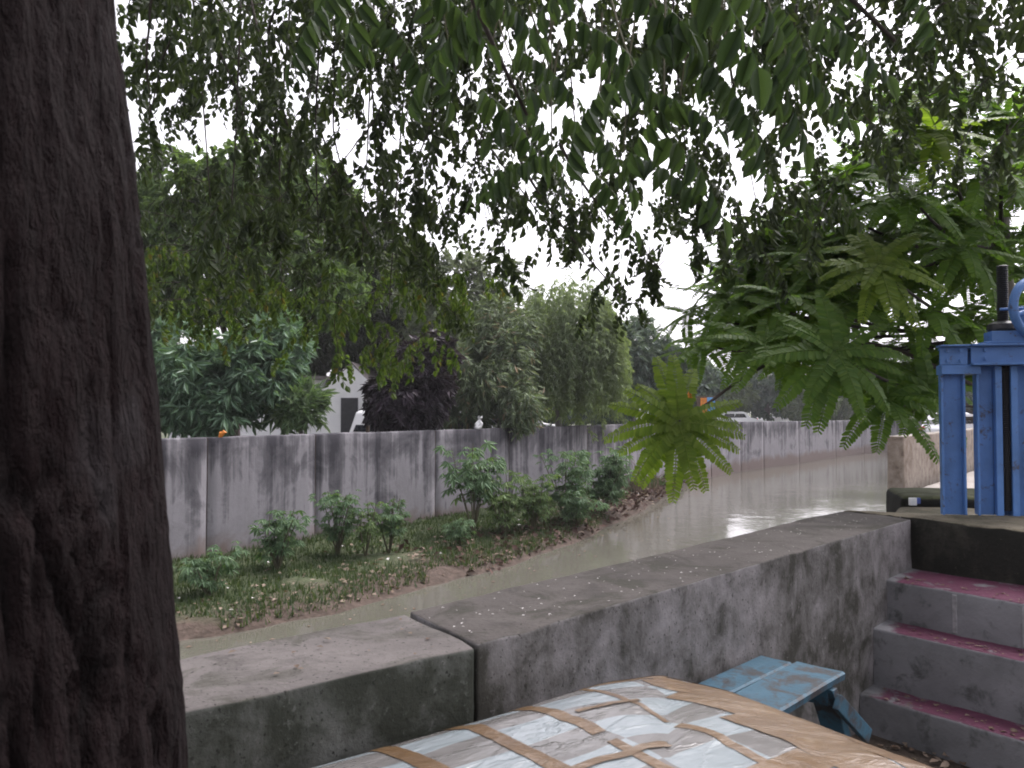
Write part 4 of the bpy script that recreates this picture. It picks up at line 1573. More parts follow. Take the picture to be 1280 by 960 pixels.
for q_, (px, py, D, sx) in enumerate(bigspots):
    p = P(px, py, D)
    fw = np.array([sx * random.uniform(.8, 1.2), random.uniform(-.45, .45), -random.uniform(.05, .5)])
    put(BIG[q_ % 5], 'leaf', p, fw, (random.gauss(0, .3), random.gauss(-.3, .3), 1), random.uniform(.55, .82), tree)
    a0 = p + np.array([random.uniform(-.15, .15), random.uniform(-.1, .3), random.uniform(.35, .6)])
    stem.tube([a0, (a0 + p) / 2 + [random.uniform(-.03, .03), 0, 0], p], [.004, .003, .002], 5)
st_o = stem.build('leaf_stalks', M['gtwig'])
tag(st_o, kind='stuff')
adopt(tree, st_o)
for lp in ([(-.2, 2.0, 4.4), (.1, 2.2, 3.4), (.3, 2.35, 2.85), (.65, 2.4, 2.5)], [(.5, 1.9, 4.4), (.6, 2.1, 3.2), (.75, 2.15, 2.8), (1.0, 2.1, 2.55)], [(-.4, 2.3, 4.4), (-.3, 2.4, 3.3), (-.1, 2.5, 2.8), (.05, 2.5, 2.5)]):
    limb('branch', lp, .022, .005, M['twig'], tree, 7, 10)

# ------------------------------------------------------------------ frond tree at the right
FT = np.array([4.75, 7.4, 0.08])
ftree = thing('frond_tree', tuple(FT), 'bright green tree with long feathery fronds in rosettes behind the blue gate', 'tree')


def make_frond(L, droop, pairs, seed, lw=.074):
    rr = random.Random(seed)
    items = []
    lv = np.array([(0, 0, 0), (-.15, .22, .03), (-.175, .80, .0), (0, 1.0, -.06), (.175, .80, .0), (.15, .22, .03), (0, .55, -.03)], float)
    lf = np.array([(0, 6, 1), (1, 6, 2), (2, 6, 3), (3, 6, 4), (4, 6, 5), (5, 6, 0)])
    ps = []
    for i_ in range(pairs + 1):
        t = i_ / pairs
        a_ = droop * t
        ps.append((0, L * (math.sin(a_) / droop if droop > .01 else t), -L * ((1 - math.cos(a_)) / droop if droop > .01 else 0)))
    ps = np.array(ps)
    for i_ in range(1, pairs + 1):
        t = i_ / pairs
        pr = lw * (math.sin(math.pi * min(1, .16 + .80 * t ** .8)) ** .42)
        a_ = droop * t
        for s_ in (-1, 1):
            Rm = rotx(-a_) @ rotz(-s_ * R(78 + rr.uniform(-4, 4) - 22 * t * t)) @ rotx(-rr.uniform(.05, .32)) @ roty(s_ * rr.uniform(-.1, .25))
            items.append((lv, lf, Rm, ps[i_], pr * rr.uniform(.92, 1.05)))
    w_ = .0028
    sv = np.concatenate([ps + [w_, 0, .001], ps - [w_, 0, -.001], ps - [0, 0, .004]])
    k_ = len(ps)
    sf = []
    for i_ in range(k_ - 1):
        for a_, b_ in ((0, 1), (1, 2), (2, 0)):
            sf += [(a_ * k_ + i_, a_ * k_ + i_ + 1, b_ * k_ + i_ + 1), (a_ * k_ + i_, b_ * k_ + i_ + 1, b_ * k_ + i_)]
    items.append((sv, np.array(sf), np.eye(3), np.zeros(3), 1))
    v, f = merge(items)
    o = fast_mesh('frond', v, f, M['frond'])
    d = o.data
    bpy.data.objects.remove(o)
    return d


FR = [make_frond(.46, dr, 24, 200 + i_) for i_, dr in enumerate((.35, .6, .9, 1.2))]
FRY = [make_frond(.36, .4, 20, 230, .062), make_frond(.40, .7, 21, 231, .066)]
# rosettes: pixel, depth, number of fronds, axis direction, size
ROS = [(848, 528, 5.2, 18, (-.10, -.92, .22), 1.06),
       (955, 430, 5.6, 13, (-.1, -.5, .75), 1.1), (1043, 440, 5.2, 18, (.0, -.85, .5), 1.15), (1098, 330, 5.4, 15, (-.1, -.75, .6), 1.05), (1170, 165, 5.6, 15, (0, -.55, .8), 1.15),
       (1108, 498, 5.6, 13, (.1, -.6, .7), 1.15), (1160, 482, 5.9, 14, (.1, -.6, .7), 1.25), (880, 432, 5.9, 11, (-.3, -.3, .8), .95), (1000, 318, 6.2, 13, (-.4, -.2, .8), 1.0),
       (925, 372, 6.3, 11, (-.5, -.2, .75), .95), (1236, 215, 5.8, 13, (.1, -.6, .8), 1.15), (1200, 310, 5.8, 13, (.1, -.6, .8), 1.1), (1062, 268, 6.4, 12, (-.3, -.2, .9), 1.05),
       (1140, 245, 5.6, 13, (0, -.6, .8), 1.05), (985, 372, 5.9, 12, (-.2, -.4, .85), 1.0), (1160, 395, 5.8, 12, (0, -.4, .85), 1.05), (862, 392, 6.5, 9, (-.5, -.2, .7), .85), (1068, 380, 6.0, 12, (0, -.4, .8), 1.05), (1258, 150, 6.6, 12, (.2, 0, .95), 1.15), (1255, 400, 6.6, 10, (.3, -.2, .9), 1.1)]
def recolour(me, mat):
    c_ = me.copy(); c_.materials[0] = mat
    return c_


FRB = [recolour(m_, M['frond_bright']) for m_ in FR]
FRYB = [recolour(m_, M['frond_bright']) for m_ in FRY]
nodes = []
cnt = 0
for q_, (px, py, D, nf, axd, sc) in enumerate(ROS):
    c = P(px, py, D)
    ax_ = norm(np.array(axd, float))
    u_ = norm(np.cross(ax_, [1.0, .2, .1])); v_ = np.cross(ax_, u_)
    for k_ in range(nf):
        a_ = k_ * 2.39996 + random.uniform(-.15, .15)
        el = np.interp(k_ / nf, [0, .55, 1], [-.08, .12, .35] if axd[1] < -.7 else [-.05, .22, .85])      # outer fronds spread, inner ones rise
        dd = (math.cos(a_) * u_ + math.sin(a_) * v_) * math.cos(el) + ax_ * math.sin(el)
        young = k_ > nf * .8
        if q_ in (0, 3, 4):
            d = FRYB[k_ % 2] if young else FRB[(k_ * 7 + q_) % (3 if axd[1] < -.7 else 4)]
        else:
          d = FRY[k_ % 2] if young else FR[(k_ * 7 + q_) % (3 if axd[1] < -.7 else 4)]
        put(d, 'frond', c + ax_ * .012 * k_ / nf, dd, ax_ + np.array([0, 0, .5]), sc * random.uniform(.82, 1.08), ftree)
        cnt += 1
    nodes.append(c)
# further rosettes inside the crown, too many to pick apart
fill = [[] for _ in FR]
for q_ in range(125):
    px = random.uniform(900, 1300); lo = np.interp(px, [900, 1000, 1100, 1180, 1300], [345, 240, 120, 100, 100]); hi = np.interp(px, [900, 1000, 1060, 1180, 1300], [430, 440, 470, 480, 450])
    c = P(px, random.uniform(lo, hi), random.uniform(6.2, 8.8))
    ax_ = norm(np.array([random.gauss(-.1, .25), random.gauss(-.3, .25), .85]))
    u_ = norm(np.cross(ax_, [1.0, .2, .1])); v_ = np.cross(ax_, u_)
    for k_ in range(13):
        a_ = k_ * 2.39996 + random.uniform(-.2, .2)
        el = np.interp(k_ / 13, [0, .6, 1], [-.05, .22, .8])
        fill[(k_ + q_) % 4].append((c, (math.cos(a_) * u_ + math.sin(a_) * v_) * math.cos(el) + ax_ * math.sin(el), ax_ + np.array([0, 0, .4]), random.uniform(.9, 1.15)))
VV, FF, n = [], [], 0
for d_i, b_ in enumerate(fill):
    me = FR[d_i]
    tv_ = np.empty(len(me.vertices) * 3); me.vertices.foreach_get('co', tv_); tv_ = tv_.reshape(-1, 3)
    tf_ = np.empty(len(me.loops), dtype=np.int32); me.loops.foreach_get('vertex_index', tf_); tf_ = tf_.reshape(-1, 3)
    v, f = scatter(tv_, tf_, frames(np.array([x[1] for x in b_]), np.array([x[2] for x in b_])), np.array([x[0] for x in b_]), np.array([x[3] for x in b_]))
    VV.append(v); FF.append(f + n); n += len(v)
fc = fast_mesh('crown', np.concatenate(VV), np.concatenate(FF), M['frond']); tag(fc, kind='stuff'); adopt(ftree, fc)
# trunk, forks and the twigs that carry the rosettes
limb('trunk', [FT - [0, 0, .1], FT + [-.1, -.05, 1.0], FT + [-.35, -.2, 2.2], FT + [-.5, -.3, 3.2]], .12, .07, M['palebark'], ftree, 12)
forks = [FT + np.array([-.1, -.05, .9]), FT + np.array([-.2, -.12, 1.5]), FT + np.array([-.35, -.2, 2.2]), FT + np.array([-.45, -.28, 2.9])]
for q_, c in enumerate(nodes):
    f0 = forks[int(np.argmin([abs(ff_[2] - (c[2] - .1)) for ff_ in forks]))]
    if q_ == 0:
        e1 = P(905, 478, 5.5); path_ = [forks[1], P(1090, 420, 6.2), P(960, 445, 5.8), e1, P(882, 520, 5.42), c]
    else:
        midp = (f0 + c) / 2 + np.array([0, .1, -.12])
        path_ = [f0, midp, c - np.array([-.05, -.05, .05]), c]
    limb('branch', path_, .022, .009, M['twig'], ftree, 6, 12, seed=q_)
# two yellowed leaves on the low rosette
for px, py in ((862, 500), (857, 514)):
    yv, yf = leaflet(.07, .6, .1, .1, 3)
    yo = fast_mesh('yellow_leaf', yv, yf, M['orange'])
    adopt(ftree, yo)
    yo.location = P(px, py, 5.25)
    yo.rotation_euler = (R(70), 0.3, .4)
    yo.matrix_parent_inverse = Matrix.Translation(-Vector(ftree.location))


# ------------------------------------------------------------------ trees beyond the wall
def sprig(n, L, W, spread, droop, seed, seg=1):
    rr = random.Random(seed)
    lv, lf = leaflet(1, W, .12, .15, seg)
    it = []
    for i_ in range(n):
        a_ = rr.uniform(-spread, spread)
        Rm = rotz(a_) @ rotx(-rr.uniform(0, droop)) @ roty(rr.uniform(-.6, .6))
        it.append((lv, lf, Rm, np.array([rr.uniform(-.04, .04), rr.uniform(0, L * .5), rr.uniform(-.05, .05)]), L * rr.uniform(.7, 1.15)))
    return merge(it)


def crown(lobes, n, tmpl, smin, smax, grav, seed, gap=.40, shell=.55):
    rg = np.random.default_rng(seed)
    lb = np.array(lobes, float)
    vol = (lb[:, 3] * lb[:, 4] * lb[:, 5]) ** .75
    wch = rg.choice(len(lb), n, p=vol / vol.sum())
    d = norm(rg.normal(0, 1, (n, 3)))
    rad = shell + (1.05 - shell) * rg.random(n) ** .7
    # uneven outline
    rad = rad * (.82 + .36 * fbm(d * 2.6 + wch[:, None] * 3.7, 3, seed))
    p = lb[wch, :3] + d * rad[:, None] * lb[wch, 3:6]
    ok = fbm(p * 1.25, 3, seed + 3) > gap
    p, d = p[ok], d[ok]
    fw = d * .9 + rg.normal(0, .55, d.shape) + np.array([0, 0, grav])
    up = np.array([0, 0, 1.0]) + d * .5 + rg.normal(0, .35, d.shape)
    return scatter(tmpl[0], tmpl[1], frames(fw, up), p, rg.uniform(smin, smax, len(p)))


def px_lobe(px, py, D, rpx, rpy, depth=None):
    c = P(px, py, D)
    rx, rz = rpx * D / F, rpy * D / F
    return (*c, rx, depth or (rx + rz) / 2, rz)


def bg_tree(name, label, base, lobes, n, tmpl, mat, smin, smax, grav=-.25, seed=1, trunk_r=.14, bark='palebark', gap=.40, cat='tree', group=None, shell=.5, nl=5):
    t = thing(name, tuple(base), label, cat, group)
    v, f = crown(lobes, n, tmpl, smin, smax, grav, seed, gap, shell)
    cr = fast_mesh('crown', v, f, M[mat])
    tag(cr, kind='stuff')
    adopt(t, cr)
    lb = np.array(lobes)
    top = lb[:, :3].mean(0)
    base = np.asarray(base, float)
    fork = base + (top - base) * .45
    limb('trunk', [base - [0, 0, .1], base + (fork - base) * .5 + [.05, .03, 0], fork, top], trunk_r, trunk_r * .35, M[bark], t, 9, 10, seed)
    for q_ in range(min(nl, len(lb))):
        limb('branch', [fork, (fork + lb[q_, :3]) / 2 + [0, 0, .1], lb[q_, :3], lb[q_, :3] + (lb[q_, :3] - fork) * .25], trunk_r * .45, trunk_r * .12, M[bark], t, 6, 8, seed + q_)
    return t


def base_at(px, D):
    return np.array([(px - 640) / F * D, D, -.02])


SP_broad = sprig(6, .26, .62, 1.3, .9, 1, 1)
SP_long = sprig(9, .34, .22, 1.5, .8, 2, 1)
SP_strap = sprig(10, .42, .24, 1.7, .6, 3, 2)
SP_fine = sprig(8, .22, .35, 1.2, 1.0, 4, 1)
SP_narrow = sprig(8, .30, .22, 1.2, 1.1, 5, 1)
SP_dark = sprig(7, .30, .5, 1.3, 1.0, 6, 1)

bg_tree('broadleaf_tree', 'tall round topped green tree at the left behind the canal wall', base_at(290, 23),
        [px_lobe(235, 262, 22, 62, 70), px_lobe(330, 255, 23, 80, 82), px_lobe(392, 262, 23.5, 55, 72), px_lobe(260, 340, 22, 75, 60), px_lobe(350, 350, 22.5, 80, 70), px_lobe(200, 330, 22.5, 50, 90), px_lobe(150, 300, 23, 80, 80), px_lobe(420, 350, 23.5, 50, 60)],
        8500, SP_broad, 'broad', .8, 1.3, -.25, 31, .2, 'bark', .41)
bg_tree('long_leaf_tree', 'bluish green tree with long narrow leaves at left above the wall', base_at(275, 18.5),
        [px_lobe(250, 475, 18.2, 58, 42), px_lobe(310, 470, 18.6, 52, 46), px_lobe(225, 440, 18.8, 40, 40), px_lobe(262, 512, 18, 50, 22), px_lobe(170, 480, 18.4, 60, 50), px_lobe(345, 430, 19.2, 34, 30)],
        2900, SP_long, 'olean', .85, 1.3, .1, 32, .09, 'palebark', .40)
bg_tree('strap_leaf_tree', 'small tree with glossy strap leaves before the white house', base_at(392, 18.4),
        [px_lobe(378, 514, 18.2, 20, 18), px_lobe(388, 498, 18.4, 13, 13), px_lobe(362, 516, 18.5, 18, 16), px_lobe(352, 485, 19.5, 22, 24)],
        330, SP_strap, 'frangi', .5, .8, .35, 33, .05, 'palebark', .34)
bg_tree('dark_background_tree', 'dark green leaved tree standing behind the purple shrub', base_at(470, 44),
        [px_lobe(405, 405, 33, 60, 50), px_lobe(470, 400, 34, 60, 55), px_lobe(445, 335, 34, 62, 52), px_lobe(500, 350, 35, 50, 44), px_lobe(520, 430, 34, 45, 50), px_lobe(360, 430, 33, 50, 35)],
        4200, SP_dark, 'darkgreen', 1.2, 1.9, -.2, 34, .16, 'bark', .36)
bg_tree('purple_shrub', 'dark purple leaved shrub above the wall beside the white house', base_at(505, 20.5),
        [px_lobe(500, 495, 20.2, 34, 36), px_lobe(524, 478, 20.6, 32, 42), px_lobe(540, 455, 20.8, 20, 36), px_lobe(482, 490, 20.5, 18, 26), px_lobe(508, 516, 20.6, 40, 14)],
        1900, SP_dark, 'purple', .75, 1.2, .15, 35, .06, 'bark', .34, 'shrub')
bg_tree('grey_green_tree', 'tall thin crowned grey green tree between the dome tree and round tree', base_at(560, 31),
        [px_lobe(520, 352, 31, 46, 44), px_lobe(572, 365, 31, 46, 50), px_lobe(612, 360, 32, 40, 44), px_lobe(545, 420, 30.5, 50, 48), px_lobe(600, 420, 31, 46, 50), px_lobe(640, 390, 33, 30, 36)],
        3600, SP_fine, 'greyt', 1.0, 1.6, -.1, 36, .14, 'palebark', .44)
bg_tree('narrow_leaf_tree', 'grey green narrow leaved tree leaning over the wall left of the dome tree', base_at(625, 23.5),
        [px_lobe(600, 470, 23, 40, 42), px_lobe(632, 462, 23.4, 30, 48), px_lobe(650, 508, 22.6, 22, 28), px_lobe(585, 510, 23, 34, 24), px_lobe(620, 415, 24, 36, 40), px_lobe(648, 420, 24, 20, 34)],
        3000, SP_narrow, 'mango', .9, 1.35, -.35, 37, .10, 'palebark', .40)

# weeping dome tree
wt = thing('weeping_tree', tuple(base_at(700, 26)), 'pale green dome shaped weeping tree over the canal wall', 'tree')
WC = P(708, 415, 26)
rg = np.random.default_rng(5)
Ts, fws, ups = [], [], []
strand = MB()
for q_ in range(400):
    a_ = rg.uniform(0, 6.283); rr1 = rg.random() ** .38
    R0 = 1.80
    x = WC[0] + R0 * rr1 * math.cos(a_); y = WC[1] + R0 * .9 * rr1 * math.sin(a_)
    ztop = P(700, 352, 26)[2] - 1.9 * rr1 ** 2.4 + rg.normal(0, .22)
    zbot = P(700, 534, 26)[2] + (0.5 * rg.random() if rr1 < .9 else .3 + .8 * rg.random())
    if x < WC[0] - 1.0: zbot += .25
    Ls = min(ztop - zbot, rg.uniform(1.2, 3.6))
    if rr1 < .6 and rg.random() < .5: ztop -= rg.uniform(0, 1.6)
    nst = int(Ls / .11)
    dx, dy = math.cos(a_) * .25, math.sin(a_) * .25
    for k_ in range(max(2, nst)):
        t = k_ / max(1, nst)
        p = np.array([x + dx * math.sqrt(t) + rg.normal(0, .05), y + dy * math.sqrt(t) + rg.normal(0, .05), ztop - Ls * t])
        Ts.append(p); fws.append((dx * 1.6 + rg.normal(0, .35), dy * 1.6 + rg.normal(0, .35), -.45)); ups.append((math.cos(a_) * .6 + rg.normal(0, .4), math.sin(a_) * .6 + rg.normal(0, .4), .9))
SP_weep = sprig(6, .20, .26, .9, .6, 9, 1)
v, f = scatter(SP_weep[0], SP_weep[1], frames(np.array(fws), np.array(ups)), np.array(Ts), rg.uniform(.75, 1.25, len(Ts)))
cr = fast_mesh('crown', v, f, M['weep']); tag(cr, kind='stuff'); adopt(wt, cr)
b_ = base_at(698, 26)
limb('trunk', [b_ - [0, 0, .1], b_ + [.05, 0, 1.2], b_ + [0, .05, 2.6], b_ + [.05, .1, 4.6]], .13, .05, M['palebark'], wt, 9, 10)
for q_ in range(5):
    a_ = q_ * 1.26
    limb('branch', [b_ + [0, .05, 2.2 + .3 * q_], b_ + np.array([math.cos(a_) * .8, math.sin(a_) * .8, 3.8]), b_ + np.array([math.cos(a_) * 1.5, math.sin(a_) * 1.4, 3.5])], .05, .015, M['palebark'], wt, 6, 8, q_)

bg_tree('blue_green_tree', 'bluish hazy tree just right of the pale dome tree', base_at(790, 36),
        [px_lobe(775, 450, 35, 40, 40), px_lobe(800, 440, 36, 36, 42), px_lobe(830, 460, 37, 34, 34), px_lobe(760, 490, 35, 34, 34), px_lobe(805, 495, 36, 40, 28)],
        2400, SP_fine, 'blue', 1.4, 2.1, -.2, 41, .16, 'palebark', .38)
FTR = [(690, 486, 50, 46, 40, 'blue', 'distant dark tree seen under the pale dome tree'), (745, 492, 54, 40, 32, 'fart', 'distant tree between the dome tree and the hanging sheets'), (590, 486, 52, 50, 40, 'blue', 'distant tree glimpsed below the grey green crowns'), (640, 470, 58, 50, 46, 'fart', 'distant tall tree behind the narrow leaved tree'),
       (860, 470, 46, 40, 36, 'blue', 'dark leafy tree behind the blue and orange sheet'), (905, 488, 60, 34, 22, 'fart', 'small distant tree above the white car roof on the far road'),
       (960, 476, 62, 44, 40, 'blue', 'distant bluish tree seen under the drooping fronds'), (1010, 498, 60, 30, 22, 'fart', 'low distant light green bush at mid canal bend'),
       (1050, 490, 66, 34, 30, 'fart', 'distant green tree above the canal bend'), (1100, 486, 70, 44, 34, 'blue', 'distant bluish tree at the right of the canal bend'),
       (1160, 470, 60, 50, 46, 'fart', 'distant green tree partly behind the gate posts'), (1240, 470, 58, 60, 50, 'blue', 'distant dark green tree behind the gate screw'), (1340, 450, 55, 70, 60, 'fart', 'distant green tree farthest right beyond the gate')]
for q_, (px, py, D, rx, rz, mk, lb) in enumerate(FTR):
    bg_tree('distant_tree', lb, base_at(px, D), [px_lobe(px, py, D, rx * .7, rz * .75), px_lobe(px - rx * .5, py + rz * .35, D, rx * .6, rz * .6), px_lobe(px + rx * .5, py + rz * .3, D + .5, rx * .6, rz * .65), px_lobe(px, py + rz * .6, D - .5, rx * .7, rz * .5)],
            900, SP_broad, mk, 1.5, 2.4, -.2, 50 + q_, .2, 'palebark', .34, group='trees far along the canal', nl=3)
for q_, (px, py, D, rx, rz, mk, lb) in enumerate([(60, 330, 30, 120, 150, 'broad', 'leafy tree hidden mostly behind the big dark trunk'), (-120, 380, 34, 140, 120, 'greyt', 'grey green tree beyond the wall left of the trunk')]):
    bg_tree('background_tree', lb, base_at(px, D), [px_lobe(px, py, D, rx * .7, rz * .75), px_lobe(px - rx * .5, py + rz * .35, D, rx * .6, rz * .6), px_lobe(px + rx * .5, py + rz * .3, D + .5, rx * .6, rz * .65)],
            2200, SP_broad, mk, 1.2, 1.8, -.2, 70 + q_, .22, 'bark', .36, nl=3)

# ------------------------------------------------------------------ shrubs on the bank
def palmate(seed, n=7, L=1.0):
    rr = random.Random(seed)
    lv, lf = leaflet(1, .34, .1, .2, 2)
    it = []
    for i_ in range(n):
        a_ = (i_ - (n - 1) / 2) * 2 * R(22)
        it.append((lv, lf, rotz(a_) @ rotx(-rr.uniform(.1, .4)), np.zeros(3), L * (1 - .28 * abs(i_ - (n - 1) / 2) / ((n - 1) / 2)) * rr.uniform(.9, 1.05)))
    return merge(it)


PAL = [palmate(s_) for s_ in range(3)]


def shrub(px, py_base, py_top, wpx, mat, label, seed, leaf=.16, n_st=7, per=17, lowest=.25):
    base = bank_near(px, py_base)
    D = base[1]
    hgt = (py_base - py_top) * D / F
    wid = wpx * D / F / 2
    rg2 = np.random.default_rng(seed)
    t = thing('bank_shrub', tuple(base), label, 'shrub', 'shrubs growing on the canal bank')
    stm = MB(); Tl, fl_, ul = [], [], []
    for k_ in range(n_st):
        a_ = rg2.uniform(0, 6.28); r1 = wid * math.sqrt(rg2.random())
        topp = base + np.array([math.cos(a_) * r1, math.sin(a_) * r1, hgt * rg2.uniform(.6, 1.0)])
        mid_ = base + (topp - base) * .5 + np.array([rg2.normal(0, .05), rg2.normal(0, .05), .06])
        stm.tube([base - [0, 0, .05], mid_, topp], [.018, .012, .006], 5)
        for j_ in range(per):
            tt2 = rg2.uniform(lowest, 1.02)
            p = (1 - tt2) * base + tt2 * topp + np.array([0, 0, .06]) * (tt2 * (1 - tt2)) * 4
            a2 = rg2.uniform(0, 6.28)
            out_ = np.array([math.cos(a2), math.sin(a2), rg2.uniform(-.1, .5)])
            p = p + out_ * rg2.uniform(.05, .34) * min(1, wid * 2)
            Tl.append(p); fl_.append(out_ + np.array([0, 0, -.35])); ul.append((rg2.normal(0, .3), rg2.normal(0, .3) - .2, 1))
    Tl, fl_, ul = np.array(Tl), np.array(fl_), np.array(ul)
    VV, FF, n = [], [], 0
    for q_ in range(3):
        s2 = slice(q_, None, 3)
        v, f = scatter(PAL[q_][0], PAL[q_][1], frames(fl_[s2], ul[s2]), Tl[s2], leaf * rg2.uniform(.6, 1.15, len(Tl[s2])))
        VV.append(v); FF.append(f + n); n += len(v)
    lo = fast_mesh('leaves', np.concatenate(VV), np.concatenate(FF), M[mat]); tag(lo, kind='stuff'); adopt(t, lo)
    adopt(t, stm.build('stems', M['gtwig']))


shrub(264, 742, 682, 66, 'shrub', 'lowest shrub on the bank, right beside the dark trunk', 1, .17, 7, 13)
shrub(350, 712, 638, 66, 'shrub', 'bushy green shrub standing before the dark wall streaks, second from the trunk', 2, .16, 9, 18)
shrub(424, 695, 612, 62, 'shrub', 'tall green shrub on the bank, third from the trunk', 3, .15, 10, 19)
shrub(460, 692, 626, 40, 'shrub_y', 'thin pale shrub squeezed between two fuller bank shrubs', 4, .13, 6, 14)
shrub(489, 690, 618, 46, 'shrub', 'upright shrub on bare stems beside open wall at the middle', 5, .14, 7, 18, .4)
shrub(578, 682, 645, 44, 'shrub', 'small low green plant under the large leaved shrub', 6, .15, 6, 12)
shrub(592, 668, 550, 76, 'shrub', 'tallest large leaved shrub reaching up the wall face', 7, .27, 9, 15, .45)
shrub(632, 668, 590, 60, 'shrub_y', 'light green shrub next to the tallest large leaved one', 8, .19, 8, 20)
shrub(668, 662, 588, 60, 'shrub_y', 'yellowish green shrub in the middle of the dense bank thicket', 9, .19, 8, 20)
shrub(705, 650, 564, 66, 'shrub', 'green shrub left of the widest bush by the bare soil', 10, .2, 9, 22)
shrub(755, 640, 555, 90, 'shrub', 'widest dark green bush at the right end of the thicket', 11, .23, 13, 26)
shrub(722, 655, 612, 54, 'shrub', 'low green clump in front of the widest bush', 12, .18, 7, 18)
# dry reeds at the end of the bank
rd = thing('dry_reeds', tuple(bank_near(795, 612)), 'clump of pale dry reeds at the far end of the bank', 'reeds')
m = MB(); b_ = bank_near(795, 612)
for q_ in range(70):
    a_ = RNG.uniform(0, 6.28); r1 = RNG.uniform(0, .9)
    p = b_ + np.array([math.cos(a_) * r1, math.sin(a_) * r1 * .8, -.05]); hh = RNG.uniform(.5, 1.1)
    m.tube([p, p + [RNG.normal(0, .1), RNG.normal(0, .1), hh * .6], p + [RNG.normal(0, .3), RNG.normal(0, .3), hh]], [.012, .009, .004], 3, cap=False)
ro = m.build('stalks', M['dry']); tag(ro, kind='stuff'); adopt(rd, ro)

# ------------------------------------------------------------------ white house, cars, odds and ends beyond the wall
HD = 30.0
hc = P(437, 520, HD)
house = thing('white_house', (hc[0], hc[1], -.02), 'small white house with a gabled end behind the trees at left', 'house')
HW, HE = 1.15, 2.2                    # half width of the gable end, eaves height
apx = P(437, 455, HD)[2]
m = MB()
gw = [(-HW, 0), (HW, 0), (HW, HE), (.05, apx), (-HW, HE)]
m.prism(gw, (1, 0, 0), (0, 0, 1), (0, 0, 0), (0, 7.0, 0))
m.build('wall', M['white_wall'], house)
for s_ in (-1, 1):
    m = MB()
    sl = np.array([s_ * (HW + .3), 0, HE - .45]); tp = np.array([.05, 0, apx + .03])
    d_ = np.array([0, 7.5, 0])
    nrm_ = np.array([0, 0, .05])
    q4_ = [sl, tp, tp + d_, sl + d_]
    m.add(np.array(q4_ + [x + nrm_ for x in q4_]) + [0, .02, .02], [(0, 1, 2, 3), (7, 6, 5, 4), (0, 4, 5, 1), (1, 5, 6, 2), (2, 6, 7, 3), (3, 7, 4, 0)])
    m.build('roof_slope', M['roof'], house)
m = MB(); m.box((.0, -.03, 1.02), (.62, .05, 2.0)); dr = m.build('door', M['dark_wood'], house)
m = MB(); m.box((.24, -.07, 1.0), (.03, .04, .12)); m.build('handle', M['lamp'], dr)
m = MB(); m.box((-3.9, 3.0, 1.35), (5.6, 5.6, 2.7)); m.build('wing', M['white_wall'], house)
m = MB(); m.box((-3.9, 3.0, 2.76), (6.2, 6.2, .12)); m.build('flat_roof', M['roof'], house)
for x in (-5.7, -4.0, -2.3):
    m = MB(); m.box((x, .18, 1.5), (1.0, .06, 1.1)); wo_ = m.build('window', M['white_wall'], house)
    m = MB(); m.box((x, .155, 1.5), (.86, .04, .96)); m.build('pane', M['glass'], wo_)


def car(px, D, label, rz, tall=1.5, length=4.2):
    c = base_at(px, D)
    t = thing('parked_car', tuple(c), label, 'car', 'white cars parked beyond the canal wall', rz)
    Hh = tall
    prof = [(-2.1, .35), (-2.12, .75), (-1.95, .92), (-1.55, Hh - .08), (-1.2, Hh), (.55, Hh), (.8, Hh - .06), (1.3, .98), (1.95, .88), (2.1, .7), (2.1, .35)]
    prof = [(a * length / 4.2, b) for a, b in prof]
    m = MB(); m.prism(prof, (1, 0, 0), (0, 0, 1), (0, -.82, 0), (0, 1.64, 0))
    m.build('body', M['car_white'], t, bevel=.07)
    for s_ in (-1, 1):
        for x0, x1 in ((-1.35, -.35), (-.28, .62)):
            m = MB()
            m.prism([(x0 - .1, .98), (x1 + (.25 if x1 > 0 else 0), .98), (x1, Hh - .16), (x0 + .06, Hh - .16)], (1, 0, 0), (0, 0, 1), (0, s_ * .815 - .012, 0), (0, .024, 0))
            m.build('side_window', M['glass'], t)
    m = MB()
    m.prism([(.80, Hh - .1), (1.27, 1.02), (1.30, 1.03), (.83, Hh - .09)], (1, 0, 0), (0, 0, 1), (0, -.68, .0), (0, 1.36, 0)); m.build('windscreen', M['glass'], t)
    m = MB()
    m.prism([(-1.50, Hh - .13), (-1.90, .98), (-1.93, .99), (-1.53, Hh - .12)], (1, 0, 0), (0, 0, 1), (0, -.66, .0), (0, 1.32, 0)); m.build('rear_window', M['glass'], t)
    for x in (-1.25, 1.3):
        for s_ in (-1, 1):
            m = MB(); m.tube([(x, s_ * .70, .31), (x, s_ * .86, .31)], .31, 16); wh = m.build('wheel', M['tyre'], t)
            m = MB(); m.tube([(x, s_ * .855, .31), (x, s_ * .872, .31)], .18, 12); m.build('rim', M['lamp'], wh)
    for s_ in (-1, 1):
        m = MB(); m.box((2.08 * length / 4.2, s_ * .6, .72), (.06, .3, .14)); m.build('headlight', M['lamp'], t)
        m = MB(); m.box((-2.1 * length / 4.2, s_ * .65, .78), (.06, .22, .16)); m.build('tail_light', M['red'], t)


car(508, 24.5, 'white car half hidden behind the purple shrub', R(70), 1.62)
car(606, 33, 'white car low behind the narrow leaved tree', R(15))
car(640, 38, 'white car farther back, past the narrow leaved tree', R(10), 1.55)
car(912, 60, 'long white car roof visible just over the far canal wall', R(30), 1.42)
car(975, 66, 'white car by the far canal wall under the drooping fronds', R(35), 1.40)
car(1213, 36, 'white car seen between the blue gate posts', R(20), 1.45)

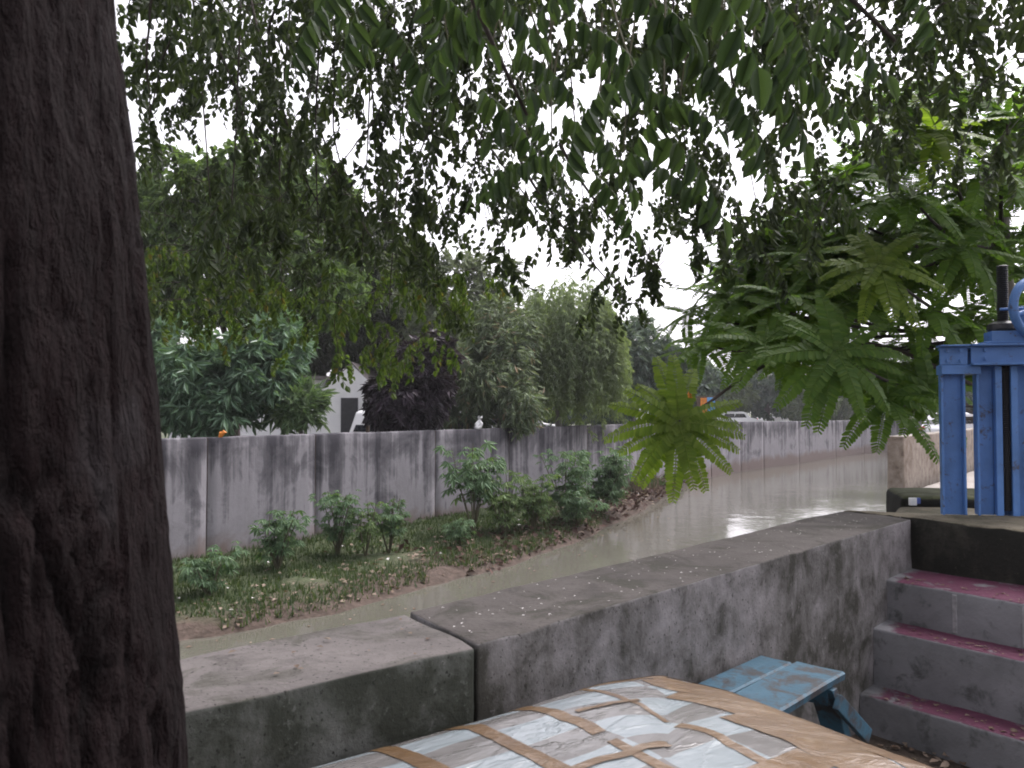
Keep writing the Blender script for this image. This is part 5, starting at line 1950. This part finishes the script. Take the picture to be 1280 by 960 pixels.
# garden fence between wall and house
fen = thing('post_fence', tuple(base_at(560, 22.8)), 'dark low fence of upright bars behind the purple shrub', 'fence')
for q_ in range(14):
    p = base_at(540 + q_ * 4.2, 22.8)
    m = MB(); m.box((p[0], p[1], .66), (.03, .03, 1.36)); adopt(fen, m.build('bar', M['dark_wood']))
a_, b_ = base_at(538, 22.8), base_at(598, 22.8)
for z in (.3, 1.25):
    m = MB(); m.box(((a_[0] + b_[0]) / 2, 22.83, z), (b_[0] - a_[0], .03, .05)); adopt(fen, m.build('rail', M['dark_wood']))
# small second white building glimpsed between
h2 = P(552, 515, 29)
hb = thing('white_outbuilding', (h2[0], h2[1], -.02), 'small flat white outbuilding glimpsed right of the purple shrub', 'building')
m = MB(); m.box((0, 1, 1.0), (1.0, 2, 2.0)); m.build('wall', M['white_wall'], hb)
m = MB(); m.box((0, 1, 2.05), (1.3, 2.3, .1)); m.build('roof', M['roof'], hb)
m = MB(); m.box((.2, -.02, .95), (.4, .05, 1.7)); m.build('door', M['dark_wood'], hb)

# orange scrap and white bag on the wall, red marker post
c = P(273, 540, 15.6)
wt_y = 15.9
sx = (273 - 640) / F
ys = 16.58 / (.739 - sx)
m = MB()
m.tube([(sx * ys, ys + .1, 1.06), (sx * ys + .03, ys + .1, 1.14), (sx * ys + .10, ys + .1, 1.17), (sx * ys + .06, ys + .1, 1.20)], [.03, .05, .035, .015], 7)
tag(m.build('orange_scrap', M['orange']), 'orange crumpled scrap lying on the wall top at left', 'scrap')
sx = (596 - 640) / F
ys = 16.58 / (.739 - sx)
m = MB()
nb, na2 = 12, 16
bagv = []
for i_ in range(nb):
    t_ = i_ / (nb - 1)
    rad_ = np.interp(t_, [0, .15, .5, .72, .8, .92, 1], [.05, .10, .085, .045, .022, .05, .06])
    for k_ in range(na2):
        a_ = 2 * math.pi * k_ / na2
        f_ = 1 + .22 * math.sin(3 * a_ + t_ * 5) + .16 * math.sin(5 * a_ - t_ * 9)
        bagv.append((sx * ys + .09 * t_ + rad_ * f_ * math.cos(a_), ys + .12 + rad_ * f_ * math.sin(a_), 1.06 + .33 * t_ + (.03 * math.sin(2 * a_) if i_ == nb - 1 else 0)))
m.add(bagv, [(i_ * na2 + k_, i_ * na2 + (k_ + 1) % na2, (i_ + 1) * na2 + (k_ + 1) % na2, (i_ + 1) * na2 + k_) for i_ in range(nb - 1) for k_ in range(na2)] + [tuple(range(na2))])
tag(m.build('white_bag', M['bag']), 'crumpled white plastic bag standing on top of the canal wall', 'bag')
c = base_at(460, 21.8)
rp_ = thing('marker_post', tuple(c), 'thin brown post with a red top beside the white car', 'post')
m = MB(); m.tube([(0, 0, 0), (0, 0, 1.35)], .05, 8); m.build('pole', M['wood'], rp_)
m = MB(); m.box((.03, 0, 1.5), (.12, .06, .32)); m.build('red_plate', M['red'], rp_, bevel=.01)
c = base_at(886, 44)
bs_ = thing('hung_sheets', tuple(c), 'orange and blue sheets hanging behind the far canal wall', 'sheet')
m = MB(); m.box((-.28, 0, 1.75), (.34, .05, .9)); m.build('orange_sheet', M['orange'], bs_, bevel=.01)
m = MB(); m.box((.12, 0.01, 1.78), (.42, .05, .9)); m.build('blue_sheet', M['skyblue'], bs_, bevel=.01)
m = MB(); m.box((-.1, .08, 1.15), (1.1, .06, 2.3)); m.build('frame', M['wood'], bs_, bevel=.01)

# thin haze volume, added to lift the dark tones of distant trees
hz = MB(); hz.box((0, 240, 18.5), (900, 620, 42))
hm, ht, ho = new_mat('added_haze_air')
pv = ht.nodes.new('ShaderNodeVolumePrincipled')
pv.inputs['Color'].default_value = (0.9, 0.9, 0.92, 1)
pv.inputs['Density'].default_value = 0.0007
pv.inputs['Anisotropy'].default_value = 0.3
ht.links.new(pv.outputs[0], ho.inputs['Volume'])
tag(hz.build('added_haze', hm), kind='stuff')
